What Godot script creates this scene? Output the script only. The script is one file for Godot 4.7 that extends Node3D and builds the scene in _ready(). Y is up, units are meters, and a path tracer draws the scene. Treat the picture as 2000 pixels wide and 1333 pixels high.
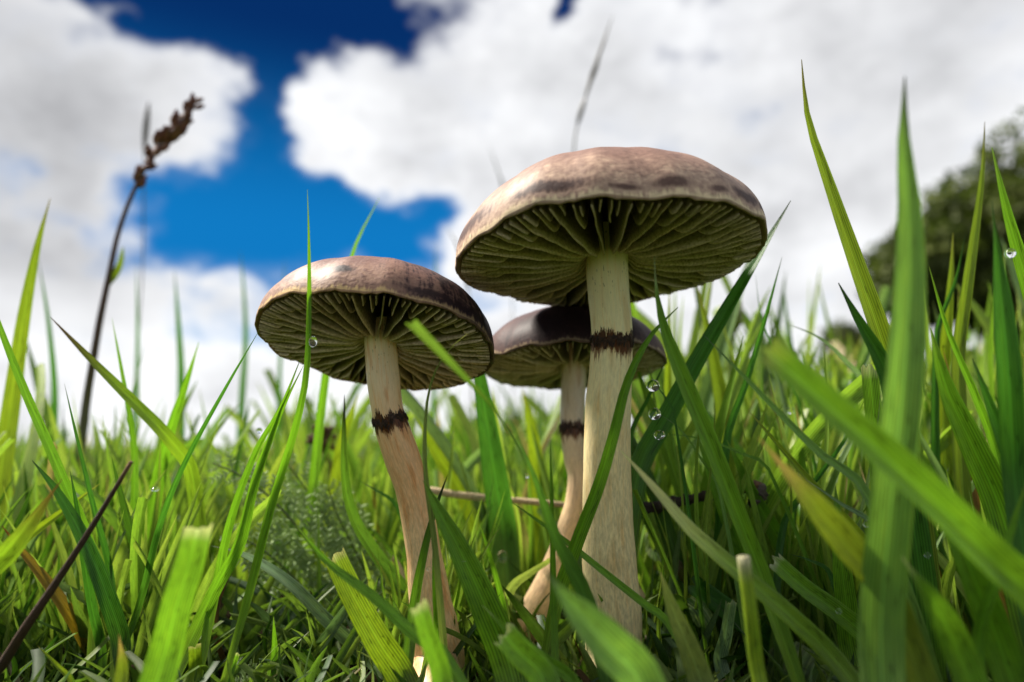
extends Node3D
# A low view through wet turf: three mushrooms, hand-sized grass, a big soft sky. Real scale, in metres.

const FOCAL := 1351.0          # of a 2000 pixel wide picture
const PITCH := 9.0
const EYE := Vector3(0.0, 0.034, 0.0)

var rng := RandomNumberGenerator.new()
var cam_basis := Basis(Vector3.RIGHT, deg_to_rad(PITCH))
var used := {}
var M := {}
var fine := FastNoiseLite.new()
var coarse := FastNoiseLite.new()

# ---------------------------------------------------------------- helpers
func at(x: float, y: float, d: float) -> Vector3:
	return EYE + cam_basis * Vector3((x - 1000.0) / FOCAL * d, (666.5 - y) / FOCAL * d, -d)

func on_ground(x: float, d: float) -> Vector3:
	var c := cos(deg_to_rad(PITCH))
	return Vector3((x - 1000.0) / FOCAL * d * c, 0.0, -d)

func numbered(called: String) -> String:
	if not used.has(called):
		used[called] = 0
		return called
	used[called] += 1
	return "%s_%03d" % [called, used[called]]

func tag(o: Node, label: String, category: String, group := "", kind := "") -> Node:
	if label != "":
		o.set_meta("label", label)
	if category != "":
		o.set_meta("category", category)
	if group != "":
		o.set_meta("group", group)
	if kind != "":
		o.set_meta("kind", kind)
	return o

func thing(called: String, where: Vector3) -> Node3D:
	var o := Node3D.new()
	o.name = numbered(called)
	add_child(o, true)
	o.position = where
	return o

func part(called: String, mesh: Mesh, m: Material, parent: Node3D) -> MeshInstance3D:
	var o := MeshInstance3D.new()
	var count: int = parent.get_meta("n_" + called, 0)
	o.name = called if count == 0 else "%s_%03d" % [called, count]
	parent.set_meta("n_" + called, count + 1)
	o.mesh = mesh
	o.material_override = m
	parent.add_child(o, true)
	return o

func single(called: String, mesh: Mesh, m: Material, where: Vector3) -> MeshInstance3D:
	var o := MeshInstance3D.new()
	o.name = numbered(called)
	o.mesh = mesh
	o.material_override = m
	o.position = where
	add_child(o, true)
	return o

# a grid of points (rows x columns) as one smooth sheet
func sheet(p: PackedVector3Array, uv: PackedVector2Array, col: PackedColorArray, rows: int, cols: int) -> ArrayMesh:
	var normal := PackedVector3Array()
	normal.resize(p.size())
	var idx := PackedInt32Array()
	for i in rows - 1:
		for j in cols - 1:
			var a := i * cols + j
			var b := a + 1
			var c := a + cols
			var d := c + 1
			idx.append_array(PackedInt32Array([a, c, b, b, c, d]))
			var n1 := (p[b] - p[a]).cross(p[c] - p[a])
			var n2 := (p[d] - p[b]).cross(p[c] - p[b])
			normal[a] += n1
			normal[b] += n1 + n2
			normal[c] += n1 + n2
			normal[d] += n2
	# join the seam of closed tubes
	for i in rows:
		var a := i * cols
		var b := a + cols - 1
		if p[a].distance_squared_to(p[b]) < 1e-14:
			var s := normal[a] + normal[b]
			normal[a] = s
			normal[b] = s
	for i in normal.size():
		normal[i] = normal[i].normalized() if normal[i].length_squared() > 1e-30 else Vector3.UP
	var arrays := []
	arrays.resize(Mesh.ARRAY_MAX)
	arrays[Mesh.ARRAY_VERTEX] = p
	arrays[Mesh.ARRAY_NORMAL] = normal
	arrays[Mesh.ARRAY_TEX_UV] = uv
	arrays[Mesh.ARRAY_COLOR] = col
	arrays[Mesh.ARRAY_INDEX] = idx
	var m := ArrayMesh.new()
	m.add_surface_from_arrays(Mesh.PRIMITIVE_TRIANGLES, arrays)
	return m

func curve_through(pts: Array, n: int) -> PackedVector3Array:
	var c := Curve3D.new()
	c.bake_interval = 0.0004 if pts[0].distance_to(pts[-1]) < 1.0 else 0.05
	for i in pts.size():
		var before: Vector3 = pts[maxi(i - 1, 0)]
		var after: Vector3 = pts[mini(i + 1, pts.size() - 1)]
		var t := (after - before).normalized()
		var here: Vector3 = pts[i]
		var li := here.distance_to(before) * 0.35
		var lo := here.distance_to(after) * 0.35
		c.add_point(here, -t * li, t * lo)
	var out := PackedVector3Array()
	var whole := c.get_baked_length()
	for i in n:
		out.append(c.sample_baked(whole * i / (n - 1.0), true))
	return out

# tube along points with radii; closed ends
func tube(pts: PackedVector3Array, radius: Callable, colour: Callable, sides := 10, wobble := 0.0, flat := 1.0) -> ArrayMesh:
	var n := pts.size()
	var p := PackedVector3Array()
	var uv := PackedVector2Array()
	var col := PackedColorArray()
	var side := Vector3.RIGHT
	for i in n + 2:
		var k := clampi(i - 1, 0, n - 1)
		var t := (pts[mini(k + 1, n - 1)] - pts[maxi(k - 1, 0)]).normalized()
		side = (side - t * side.dot(t)).normalized()
		var up := side.cross(t)
		var s := k / (n - 1.0)
		var r: float = radius.call(s) if i > 0 and i <= n else 0.0
		for j in sides + 1:
			var a := TAU * (j % sides) / sides
			var rr := r * (1.0 + wobble * fine.get_noise_3d(cos(a) * 40.0, sin(a) * 40.0, s * 300.0))
			p.append(pts[k] + (side * cos(a) + up * sin(a) * flat) * rr)
			uv.append(Vector2(float(j) / sides, s))
			col.append(colour.call(s))
	return sheet(p, uv, col, n + 2, sides + 1)

# a grass blade: a thin folded sheet along a curve
func blade_mesh(pts: PackedVector3Array, width: float, facing: Vector3, twist0: float, twist1: float, tip: String, hue: Array, fold := 0.22, seed_ := 1, across := 6) -> ArrayMesh:
	var r := RandomNumberGenerator.new()
	r.seed = seed_
	var n := pts.size()
	var p := PackedVector3Array()
	var uv := PackedVector2Array()
	var col := PackedColorArray()
	var ragged := []
	for j in across + 1:
		ragged.append(r.randf_range(-1.0, 1.0))
	var mottled := r.randf() * 100.0
	for i in n:
		var s := i / (n - 1.0)
		var t := (pts[mini(i + 1, n - 1)] - pts[maxi(i - 1, 0)]).normalized()
		var side := t.cross(facing)
		side = side.normalized() if side.length() > 0.05 else t.cross(Vector3.RIGHT).normalized()
		side = side.rotated(t, lerpf(twist0, twist1, s))
		var nrm := side.cross(t).normalized()
		var w := width * (0.62 + 0.38 * smoothstep(0.0, 0.3, s))
		if tip == "cut":
			w *= 1.0 - 0.22 * smoothstep(0.4, 1.0, s)
		elif tip == "blunt":
			w *= 1.0 - pow(smoothstep(0.55, 1.0, s), 3.0) * 0.97
		else:
			w *= pow(1.0 - smoothstep(0.1, 1.35, s), 0.6) * (1.0 - pow(s, 9.0)) * (1.0 if s < 0.999 else 0.02)
			w = maxf(w, width * 0.03)
		w *= 1.0 + 0.06 * fine.get_noise_2d(s * 60.0, mottled * 10.0)
		for j in across + 1:
			var u := 2.0 * j / across - 1.0
			var lift := fold * w * (absf(u) - 0.5) + w * 0.04 * cos(u * PI * 3.0) * (1.0 if across > 4 else 0.0)
			var q := pts[i] + side * (u * w * 0.5) + nrm * lift
			if tip == "cut" and i == n - 1:
				q += t * (ragged[j] * 0.22 + 0.15 * u * ragged[0]) * w
			p.append(q)
			uv.append(Vector2((u + 1.0) * 0.5, s * 3.0 + mottled))
			var c: Color = hue[0].lerp(hue[1], smoothstep(0.0, 0.45, s))
			var b := smoothstep(0.9, 1.0, s) if tip != "cut" else smoothstep(0.955, 1.0, s)
			if hue.size() > 3:
				b = smoothstep(hue[3], 1.0, s)
			c = c.lerp(hue[2], b)
			var v := 1.0 + 0.22 * coarse.get_noise_2d(s * 130.0 + mottled * 7.0, u * 24.0)
			col.append(Color(c.r * v, c.g * v, c.b * v))
	return sheet(p, uv, col, n, across + 1)

func tint(r: float, g: float, b: float) -> Color:
	return Color(r, g, b)

# ---------------------------------------------------------------- materials
func noise_tex(freq: float, octaves: int, as_normal: bool, ramp: Gradient, seed_: int, size := 512, cellular := false) -> NoiseTexture2D:
	var f := FastNoiseLite.new()
	f.seed = seed_
	f.frequency = freq
	f.fractal_octaves = octaves
	f.noise_type = FastNoiseLite.TYPE_CELLULAR if cellular else FastNoiseLite.TYPE_SIMPLEX_SMOOTH
	var t := NoiseTexture2D.new()
	t.width = size
	t.height = size
	t.seamless = true
	t.noise = f
	t.as_normal_map = as_normal
	if ramp:
		t.color_ramp = ramp
	return t

func ramp(stops: Array) -> Gradient:
	var g := Gradient.new()
	g.offsets = PackedFloat32Array(stops.map(func(s): return s[0]))
	g.colors = PackedColorArray(stops.map(func(s): return s[1]))
	return g

func blade_textures() -> Array:
	var w := 128
	var h := 256
	var im := Image.create(w, h, false, Image.FORMAT_RGB8)
	var bump := Image.create(w, h, false, Image.FORMAT_RGB8)
	for x in w:
		var u := (x + 0.5) / w * 2.0 - 1.0
		var vein := 0.5 + 0.5 * cos(u * PI * 11.0)
		var rib := exp(-pow(u * 11.0, 2.0))
		for y in h:
			var ang := TAU * y / h
			var streak := fine.get_noise_3d(x * 9.0, cos(ang) * 12.0, sin(ang) * 12.0)
			var blot := coarse.get_noise_3d(x * 1.5, cos(ang) * 40.0, sin(ang) * 40.0)
			var v := 0.74 + 0.22 * pow(vein, 2.0) + 0.14 * rib + 0.13 * streak + 0.08 * blot
			if blot < -0.50:
				v *= 0.85
			var yellow := 0.05 * pow(vein, 3.0) + 0.06 * maxf(blot, 0.0)
			im.set_pixel(x, y, Color(clampf(v + yellow, 0, 1), clampf(v, 0, 1), clampf(v - yellow, 0, 1)))
			var b := clampf(0.45 + 0.35 * vein + 0.4 * rib + 0.2 * streak, 0, 1)
			bump.set_pixel(x, y, Color(b, b, b))
	return [ImageTexture.create_from_image(im), ImageTexture.create_from_image(bump)]

func grass_material(rough: float, back: Color, tex: Array, spec := 0.5) -> StandardMaterial3D:
	var m := StandardMaterial3D.new()
	m.vertex_color_use_as_albedo = true
	m.albedo_texture = tex[0]
	m.roughness = rough
	m.metallic_specular = spec
	m.cull_mode = BaseMaterial3D.CULL_DISABLED
	m.backlight_enabled = true
	m.backlight = back
	m.heightmap_enabled = true
	m.heightmap_texture = tex[1]
	m.heightmap_scale = 0.006
	return m

func make_materials() -> void:
	var tex := blade_textures()
	M.grass = grass_material(0.42, Color(0.93, 1.0, 0.45).linear_to_srgb(), tex)
	M.grass_far = grass_material(0.5, Color(0.92, 1.0, 0.5).linear_to_srgb(), tex, 0.4)
	M.grass_far.heightmap_enabled = false
	var dry := StandardMaterial3D.new()
	dry.vertex_color_use_as_albedo = true
	dry.albedo_texture = noise_tex(0.03, 5, false, ramp([[0.0, Color(0.55, 0.5, 0.45)], [0.5, Color(0.85, 0.82, 0.78)], [1.0, Color(1, 1, 1)]]), 8)
	dry.uv1_scale = Vector3(1.0, 2.0, 1.0)
	dry.roughness = 0.75
	dry.heightmap_enabled = true
	dry.heightmap_texture = noise_tex(0.05, 5, false, null, 9)
	dry.heightmap_scale = 0.02
	dry.cull_mode = BaseMaterial3D.CULL_DISABLED
	M.dry = dry
	var stalk := StandardMaterial3D.new()
	stalk.vertex_color_use_as_albedo = true
	stalk.albedo_texture = tex[0]
	stalk.uv1_scale = Vector3(1, 2, 1)
	stalk.roughness = 0.45
	M.stalk = stalk
	var water := StandardMaterial3D.new()
	water.albedo_color = Color(1, 1, 1, 0.0)
	water.transparency = BaseMaterial3D.TRANSPARENCY_ALPHA
	water.roughness = 0.0
	water.refraction_enabled = true
	water.refraction_scale = 0.033
	M.water = water
	var gill := StandardMaterial3D.new()
	gill.vertex_color_use_as_albedo = true
	gill.albedo_texture = noise_tex(0.02, 5, false, ramp([[0.0, Color(0.62, 0.58, 0.52)], [0.42, Color(0.86, 0.84, 0.80)], [1.0, Color(1, 1, 1)]]), 21)
	gill.uv1_triplanar = true
	gill.uv1_scale = Vector3(160, 160, 160)
	gill.roughness = 0.65
	gill.heightmap_enabled = true
	gill.heightmap_texture = noise_tex(0.035, 4, false, null, 22)
	gill.heightmap_scale = 0.003
	gill.cull_mode = BaseMaterial3D.CULL_DISABLED
	gill.backlight_enabled = true
	gill.backlight = Color(0.10, 0.08, 0.055).linear_to_srgb()
	M.gill = gill
	var flesh := StandardMaterial3D.new()
	flesh.albedo_color = Color(0.035, 0.022, 0.014).linear_to_srgb()
	flesh.roughness = 0.8
	M.flesh = flesh
	var soil := StandardMaterial3D.new()
	soil.albedo_texture = noise_tex(0.012, 6, false, ramp([[0.0, Color(0.07, 0.055, 0.035)], [0.45, Color(0.13, 0.11, 0.06)], [0.6, Color(0.14, 0.20, 0.05)], [1.0, Color(0.22, 0.32, 0.08)]]), 31)
	soil.uv1_triplanar = true
	soil.uv1_world_triplanar = true
	soil.uv1_scale = Vector3(6, 6, 6)
	soil.roughness = 1.0
	soil.metallic_specular = 0.1
	M.soil = soil
	var fluff := StandardMaterial3D.new()
	fluff.albedo_color = Color(0.22, 0.31, 0.13).linear_to_srgb()
	fluff.roughness = 0.55
	fluff.backlight_enabled = true
	fluff.backlight = Color(0.5, 0.6, 0.3).linear_to_srgb()
	M.yarrow = fluff
	var leaves := StandardMaterial3D.new()
	leaves.vertex_color_use_as_albedo = true
	leaves.roughness = 0.7
	leaves.cull_mode = BaseMaterial3D.CULL_DISABLED
	leaves.backlight_enabled = true
	leaves.backlight = Color(0.5, 0.6, 0.2).linear_to_srgb()
	M.leaves = leaves

# ---------------------------------------------------------------- sky
func degrees_of(x: float, y: float) -> Vector2:
	var d := (at(x, y, 1.0) - EYE).normalized()
	return Vector2(rad_to_deg(atan2(d.x, -d.z)), rad_to_deg(asin(d.y)))

func paint_sky() -> ImageTexture:
	var w := 2048
	var h := 1024
	var puff := FastNoiseLite.new()
	puff.seed = 11
	puff.noise_type = FastNoiseLite.TYPE_SIMPLEX_SMOOTH
	puff.frequency = 1.0
	puff.fractal_octaves = 5
	puff.fractal_gain = 0.6
	var wide := FastNoiseLite.new()
	wide.seed = 5
	wide.noise_type = FastNoiseLite.TYPE_SIMPLEX_SMOOTH
	wide.frequency = 1.0
	wide.fractal_octaves = 2
	# openings in the cloud deck: azimuth, elevation, half width, half height (degrees), strength
	var gaps := [
		[-27.4, 32.4, 10.6, 3.0, 2.4], [-17.5, 34.0, 6.0, 2.6, 2.2], [-37.5, 36.0, 7.0, 2.3, 3.0], [-20.6, 27.6, 1.7, 2.6, 1.3],
		[-21.0, 23.0, 2.2, 2.8, 1.5], [-18.6, 17.1, 7.0, 3.9, 2.3], [-27.0, 16.2, 3.8, 3.4, 1.7], [-12.0, 18.2, 4.6, 2.3, 1.6], [-8.6, 16.6, 2.6, 2.6, 1.3], [3.6, 35.2, 0.9, 1.9, 1.5],
		[-22.6, 8.6, 6.5, 1.5, 0.75], [-3.0, 12.0, 4.0, 1.3, 0.9], [-16.0, 12.6, 3.5, 1.2, 0.6], [-4.0, 40.0, 12.0, 3.5, 1.2],
	]
	var greys := [[-36.5, 21.0, 6.5, 5.5, 0.50], [-34.0, 13.5, 6.0, 3.2, 0.38], [-38.0, 28.0, 4.0, 3.0, 0.16], [24.0, 24.0, 10.0, 5.0, 0.20], [9.0, 26.0, 5.0, 3.0, 0.10], [-22.0, 11.2, 2.5, 1.0, 0.22], [36.0, 31.0, 6.0, 4.0, 0.18], [-8.5, 29.5, 3.5, 2.0, 0.16]]
	var deep := Color(0.0008, 0.0130, 0.064)
	var mid := Color(0.0025, 0.092, 0.26)
	var low := Color(0.175, 0.285, 0.42)
	var im := Image.create(w, h, false, Image.FORMAT_RGBF)
	im.fill(Color(0.16, 0.2, 0.1))
	for row in h / 2 + 2:
		var el := 90.0 - (row + 0.5) / h * 180.0
		var ce := cos(deg_to_rad(el))
		var se := sin(deg_to_rad(el))
		var blue := deep.lerp(mid, 1.0 - smoothstep(16.5, 33.0, el)).lerp(low, 1.0 - smoothstep(4.0, 15.5, el))
		var span := 5.0
		for c in w:
			var az := (c + 0.5) / w * 360.0
			if az > 180.0:
				az -= 360.0
			var ar := deg_to_rad(az)
			var d := Vector3(sin(ar) * ce, se, -cos(ar) * ce)
			var q := Vector3(d.x, d.y * 1.5, d.z)
			var big := wide.get_noise_3dv(q * 2.1)
			var n := puff.get_noise_3dv(q * span)
			var inside := smoothstep(62.0, 46.0, absf(az)) * smoothstep(56.0, 42.0, el)
			var cover := lerpf(0.55 + 1.5 * big, 1.15 + 0.25 * big, inside) + 0.95 * n
			var grey := 0.0
			if inside > 0.0:
				var wx := az + 3.4 * puff.get_noise_3dv(q * 7.0 + Vector3(9.0, 2.0, 4.0))
				var wy := el + 2.6 * puff.get_noise_3dv(q * 7.0 + Vector3(1.0, 6.0, 8.0))
				for g in gaps:
					var dx: float = (wx - g[0]) * ce / g[2]
					var dy: float = (wy - g[1]) / g[3]
					var k := dx * dx + dy * dy
					if k < 6.0:
						cover -= g[4] * exp(-k * 0.8)
				for g in greys:
					var dx: float = (az - g[0]) * ce / g[2]
					var dy: float = (el - g[1]) / g[3]
					var k := dx * dx + dy * dy
					if k < 6.0:
						grey += g[4] * exp(-k * 0.7)
			cover += 0.6 * (1.0 - smoothstep(0.0, 6.0, el))
			var wisp := puff.get_noise_3dv(q * 11.0 + Vector3(4.0, 4.0, 2.0))
			cover += 0.35 * wisp
			var a := clampf(0.86 * smoothstep(-0.05, 0.85, cover) + 0.14 * smoothstep(0.5, 1.3, cover) + 0.22 * smoothstep(-0.75, 0.1, cover) * (0.4 + wisp) * smoothstep(30.0, 10.0, el), 0.0, 1.0)
			var n2 := puff.get_noise_3dv(q * span * 0.8 + Vector3(3.1, 7.7, 1.3))
			var thick := smoothstep(0.25, 1.5, cover)
			var v := 1.0 - 0.52 * thick * (0.42 - n2 - 0.35 * wisp) * (1.0 - inside * 0.25) - grey * (0.75 + 0.8 * n2)
			v = clampf(v + 0.10 * (1.0 - smoothstep(2.0, 14.0, el)), 0.28, 1.02) * 0.505
			var white := Color(v * 0.985, v * 0.995, v * (1.0 + 0.07 * (0.70 - v)))
			var out := blue.lerp(white, a)
			im.set_pixel(c, row, out)
	return ImageTexture.create_from_image(im)

# ---------------------------------------------------------------- mushrooms
func srgb(r: float, g: float, b: float) -> Color:
	return Color(r / 255.0, g / 255.0, b / 255.0)

# look: top, side, pale, margin, dark colours and blots [angle deg, v, half angle, half v, strength]
func cap_texture(look: Dictionary, seed_: int) -> Array:
	var w := 1024
	var h := 320
	var f := FastNoiseLite.new()
	f.seed = seed_
	f.frequency = 1.0
	f.fractal_octaves = 5
	f.fractal_gain = 0.6
	var im := Image.create(w, h, false, Image.FORMAT_RGB8)
	var bump := Image.create(w, h, false, Image.FORMAT_L8)
	for y in h:
		var v := (y + 0.5) / h
		for x in w:
			var ang := (x + 0.5) / w * 360.0 - 180.0
			var ar := deg_to_rad(ang)
			var ca := cos(ar)
			var sa := sin(ar)
			var rr := 0.15 + v
			var n := f.get_noise_3d(ca * 1.6 * rr, sa * 1.6 * rr, v * 1.2)
			var dome := Vector3(ca * sin(v * 1.5), 0.7 * cos(v * 1.5), sa * sin(v * 1.5))
			var m := f.get_noise_3dv(dome * 17.0)       # small flecks
			var fib := f.get_noise_3d(ca * 30.0, sa * 30.0, v * 2.4 + 5.0)                  # fibres that run down the cap
			var c: Color = look.top.lerp(look.side, smoothstep(0.2, 0.75, v + 0.3 * n))
			c = c.lerp(look.pale, clampf(smoothstep(0.55, 0.9, v + 0.22 * n) * (0.62 + 0.7 * m + 0.2 * fib), 0.0, 1.0))
			var dark := 0.0
			for b in look.blots:
				var da: float = wrapf(ang - b[0], -180.0, 180.0) / b[2]
				var dv: float = (v - b[1]) / b[3]
				dark = maxf(dark, b[4] * smoothstep(1.0, 0.25, sqrt(da * da + dv * dv) - 0.45 * fib - 0.5 * m - 0.12))
			c = c.lerp(look.dark, clampf(dark, 0.0, 1.0))
			var edge := smoothstep(0.955, 0.995, v + 0.05 * fib + 0.02 * n)
			c = c.lerp(look.margin, edge * (1.0 - 0.45 * clampf(dark, 0.0, 1.0)))
			var k := 1.0 + 0.12 * m + 0.05 * fib + 0.11 * n
			im.set_pixel(x, y, Color(clampf(c.r * k, 0, 1), clampf(c.g * k, 0, 1), clampf(c.b * k, 0, 1)))
			var hh := clampf(0.5 + 0.4 * m + 0.10 * fib + 0.25 * n - 0.2 * dark, 0.0, 1.0)
			bump.set_pixel(x, y, Color(hh, hh, hh))
	return [ImageTexture.create_from_image(im), ImageTexture.create_from_image(bump)]

func cap_material(look: Dictionary, seed_: int) -> StandardMaterial3D:
	var m := StandardMaterial3D.new()
	var tex := cap_texture(look, seed_)
	m.albedo_texture = tex[0]
	m.texture_repeat = true
	m.roughness = look.get("rough", 0.5) + 0.16
	m.metallic_specular = 0.26
	m.clearcoat_enabled = true
	m.clearcoat = 0.22 * look.get("coat", 0.35)
	m.clearcoat_roughness = 0.4
	m.heightmap_enabled = true
	m.heightmap_texture = tex[1]
	m.heightmap_scale = 0.009
	return m

func stem_material(look: Dictionary, seed_: int) -> StandardMaterial3D:
	var w := 256
	var h := 768
	var f := FastNoiseLite.new()
	f.seed = seed_
	f.frequency = 1.0
	f.fractal_octaves = 4
	f.fractal_gain = 0.6
	var im := Image.create(w, h, false, Image.FORMAT_RGB8)
	var tear := FastNoiseLite.new()
	tear.seed = seed_ + 7
	tear.frequency = 1.0
	tear.fractal_octaves = 3
	for x in w:
		var ar := TAU * (x + 0.5) / w
		var ca := cos(ar)
		var sa := sin(ar)
		var run := tear.get_noise_3d(ca * 1.6, sa * 1.6, 3.0)
		var drip := tear.get_noise_3d(ca * 4.5, sa * 4.5, 9.0)
		for y in h:
			var v := (y + 0.5) / h        # 0 at the ground, 1 under the cap
			var fib := f.get_noise_3d(ca * 6.0, sa * 6.0, v * 7.0)
			var fleck := f.get_noise_3d(ca * 11.0, sa * 11.0, v * 42.0)
			var c: Color = look.low.lerp(look.high, smoothstep(look.change - 0.15, look.change + 0.15, v + 0.1 * fib))
			c = c.lerp(look.warm, clampf(0.55 * smoothstep(0.05, 0.6, tear.get_noise_3d(ca * 1.5, sa * 1.5, v * 6.0)) + 0.4 * smoothstep(0.0, 0.5, fib) + look.get("warmth", 0.0) * smoothstep(0.25, 0.02, absf(v - look.ring + 0.12)), 0.0, 1.0))
			var k := 1.0 + 0.06 * fib + 0.20 * fleck * smoothstep(1.05, 0.3, v)
			# the torn dark ring: sharp ragged top, drips below
			var t: float = v - look.ring - 0.016 * run - 0.012 * drip
			var ring := smoothstep(-0.030 - 0.075 * maxf(drip, 0.0) - 0.01 * absf(fleck), -0.016 - 0.05 * maxf(drip, 0.0), t + 0.012 * fleck) * smoothstep(0.014, 0.008, t + 0.016 * fleck + 0.010 * absf(tear.get_noise_3d(ca * 12.0, sa * 12.0, 1.0)))
			ring = clampf(ring * (1.25 + 0.9 * fleck), 0.0, 1.0)
			c = c.lerp(look.ring_colour.lerp(srgb(96, 50, 26), clampf(0.5 + 1.2 * fleck - t * 12.0, 0.0, 0.8)), ring * (0.9 if t > -0.03 else 0.6))
			var spot := smoothstep(0.42, 0.55, f.get_noise_3d(ca * 14.0 + 30.0, sa * 14.0, v * 26.0)) * smoothstep(look.ring, 1.0, v)
			c = c.lerp(look.ring_colour, spot * 0.8)
			im.set_pixel(x, h - 1 - y, Color(clampf(c.r * k, 0, 1), clampf(c.g * k, 0, 1), clampf(c.b * k, 0, 1)))
	im.flip_y()
	var m := StandardMaterial3D.new()
	m.albedo_texture = ImageTexture.create_from_image(im)
	m.roughness = look.get("rough", 0.5)
	m.metallic_specular = 0.22
	m.clearcoat_enabled = true
	m.clearcoat = 0.35 * look.get("coat", 0.2)
	m.clearcoat_roughness = 0.25
	m.heightmap_enabled = true
	m.heightmap_texture = M.stem_bump
	m.uv1_scale = Vector3(1, 1, 1)
	m.heightmap_scale = 0.007
	m.backlight_enabled = true
	m.backlight = Color(0.16, 0.14, 0.11).linear_to_srgb()
	return m

func cap_height(r: float, R: float, H: float, p: float, q: float) -> float:
	return H * pow(maxf(1.0 - pow(clampf(r / R, 0.0, 1.0), p), 0.0), 1.0 / q)

func make_mushroom(label: String, spec: Dictionary) -> void:
	var path := []
	var radii := []
	for s in spec.stem:
		path.append(at(s[0], s[1], s[2]) if s[1] < 9999 else on_ground(s[0], s[2]))
		radii.append(s[3] * 0.5 / FOCAL * s[2])
	var base: Vector3 = path[0]
	base.y = 0.0
	var o := thing("mushroom", base)
	tag(o, label, "mushroom", "three mushrooms growing in a clump")
	# stem
	for i in path.size():
		path[i] -= base
	var pts := curve_through(path, 72)
	var lens := [0.0]
	for i in range(1, path.size()):
		lens.append(lens[-1] + path[i].distance_to(path[i - 1]))
	var radius := func(s: float) -> float:
		var d: float = s * lens[-1]
		for i in range(1, lens.size()):
			if d <= lens[i] + 1e-9:
				var k: float = (d - lens[i - 1]) / (lens[i] - lens[i - 1])
				return lerpf(radii[i - 1], radii[i], k * k * (3.0 - 2.0 * k))
		return radii[-1]
	var n := pts.size()
	var p := PackedVector3Array()
	var uv := PackedVector2Array()
	var col := PackedColorArray()
	var side := Vector3.BACK
	var sides := 48
	for i in n:
		var t := (pts[mini(i + 1, n - 1)] - pts[maxi(i - 1, 0)]).normalized()
		side = (side - t * side.dot(t)).normalized()
		var up := t.cross(side)
		var s := i / (n - 1.0)
		var r: float = radius.call(s)
		for j in sides + 1:
			var a := TAU * (j % sides) / sides
			var lump := 0.05 * coarse.get_noise_3d(cos(a) * 30.0, sin(a) * 30.0, s * 120.0 + spec.seed * 31.0)
			var torn: float = 0.05 * smoothstep(0.010, 0.0, absf(s - spec.stem_look.ring)) * (0.6 + fine.get_noise_2d(j * 60.0, 3.0))
			p.append(pts[i] + (side * cos(a) + up * sin(a)) * r * (1.0 + lump + torn))
			uv.append(Vector2(float(j) / sides, s))
			col.append(Color.WHITE)
	part("stem", sheet(p, uv, col, n, sides + 1), stem_material(spec.stem_look, spec.seed + 50), o)
	# the torn ring: a ragged dark collar that stands a little off the stem
	var torn_noise := FastNoiseLite.new()
	torn_noise.seed = spec.seed * 13 + 2
	torn_noise.frequency = 1.0
	torn_noise.fractal_octaves = 4
	torn_noise.fractal_gain = 0.65
	var ring_s: float = spec.stem_look.ring
	p = PackedVector3Array()
	uv = PackedVector2Array()
	col = PackedColorArray()
	for i in 8:
		for j in 97:
			var a := TAU * (j % 96) / 96.0
			var edge := torn_noise.get_noise_3d(cos(a) * 2.2, sin(a) * 2.2, 4.0)
			var nick := torn_noise.get_noise_3d(cos(a) * 7.0, sin(a) * 7.0, 8.0)
			var hi := ring_s + 0.004 + 0.016 * edge + 0.012 * nick
			var lo := ring_s - 0.010 + 0.014 * edge - 0.030 * maxf(nick + 0.1, 0.0)
			var q := i / 7.0
			var s := lerpf(lo, maxf(hi, lo + 0.002), q)
			var k := s * (n - 1.0)
			var here := pts[int(k)].lerp(pts[int(k) + 1], k - int(k))
			var t := (pts[int(k) + 1] - pts[int(k)]).normalized()
			var sx := (Vector3.BACK - t * t.z).normalized()
			var sy := t.cross(sx)
			var flare := 1.035 + 0.05 * sin(q * PI) + 0.10 * maxf(nick + 0.15, 0.0) * smoothstep(0.4, 0.0, q) + 0.04 * torn_noise.get_noise_3d(cos(a) * 5.0, sin(a) * 5.0, q * 3.0)
			flare -= 0.14 * smoothstep(-0.12, -0.35, torn_noise.get_noise_3d(cos(a) * 3.0 + 9.0, sin(a) * 3.0, q * 1.2))
			if i == 0 or i == 7:
				flare -= 0.03
			p.append(here + (sx * cos(a) + sy * sin(a)) * float(radius.call(s)) * flare)
			uv.append(Vector2(j / 96.0 * 3.0, q * 0.3))
			var c: Color = tint(0.022, 0.011, 0.007).lerp(tint(0.16, 0.07, 0.03), clampf(0.42 + 1.3 * torn_noise.get_noise_3d(cos(a) * 4.0, sin(a) * 4.0, q * 2.0 + 20.0), 0.0, 1.0))
			col.append(c)
	part("ring", sheet(p, uv, col, 8, 97), M.dry, o)
	# cap
	var R: float = spec.R
	var H: float = spec.H
	var P: float = spec.get("p", 2.2)
	var Q: float = spec.get("q", 2.0)
	var r_stem: float = radii[-1]
	var rows := 40
	var cols := 145
	p = PackedVector3Array()
	uv = PackedVector2Array()
	col = PackedColorArray()
	var warp := func(a: float) -> Vector2:      # (radius factor, rim lift)
		var x := cos(a)
		var z := sin(a)
		return Vector2(1.0 + 0.020 * coarse.get_noise_3d(x * 60.0, z * 60.0, spec.seed * 50.0) + 0.012 * fine.get_noise_3d(x * 160.0, z * 160.0, spec.seed * 9.0), R * (0.045 * coarse.get_noise_3d(x * 50.0, z * 50.0, 400.0 + spec.seed * 50.0) + 0.022 * fine.get_noise_3d(x * 150.0, z * 150.0, 7.0)))
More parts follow.
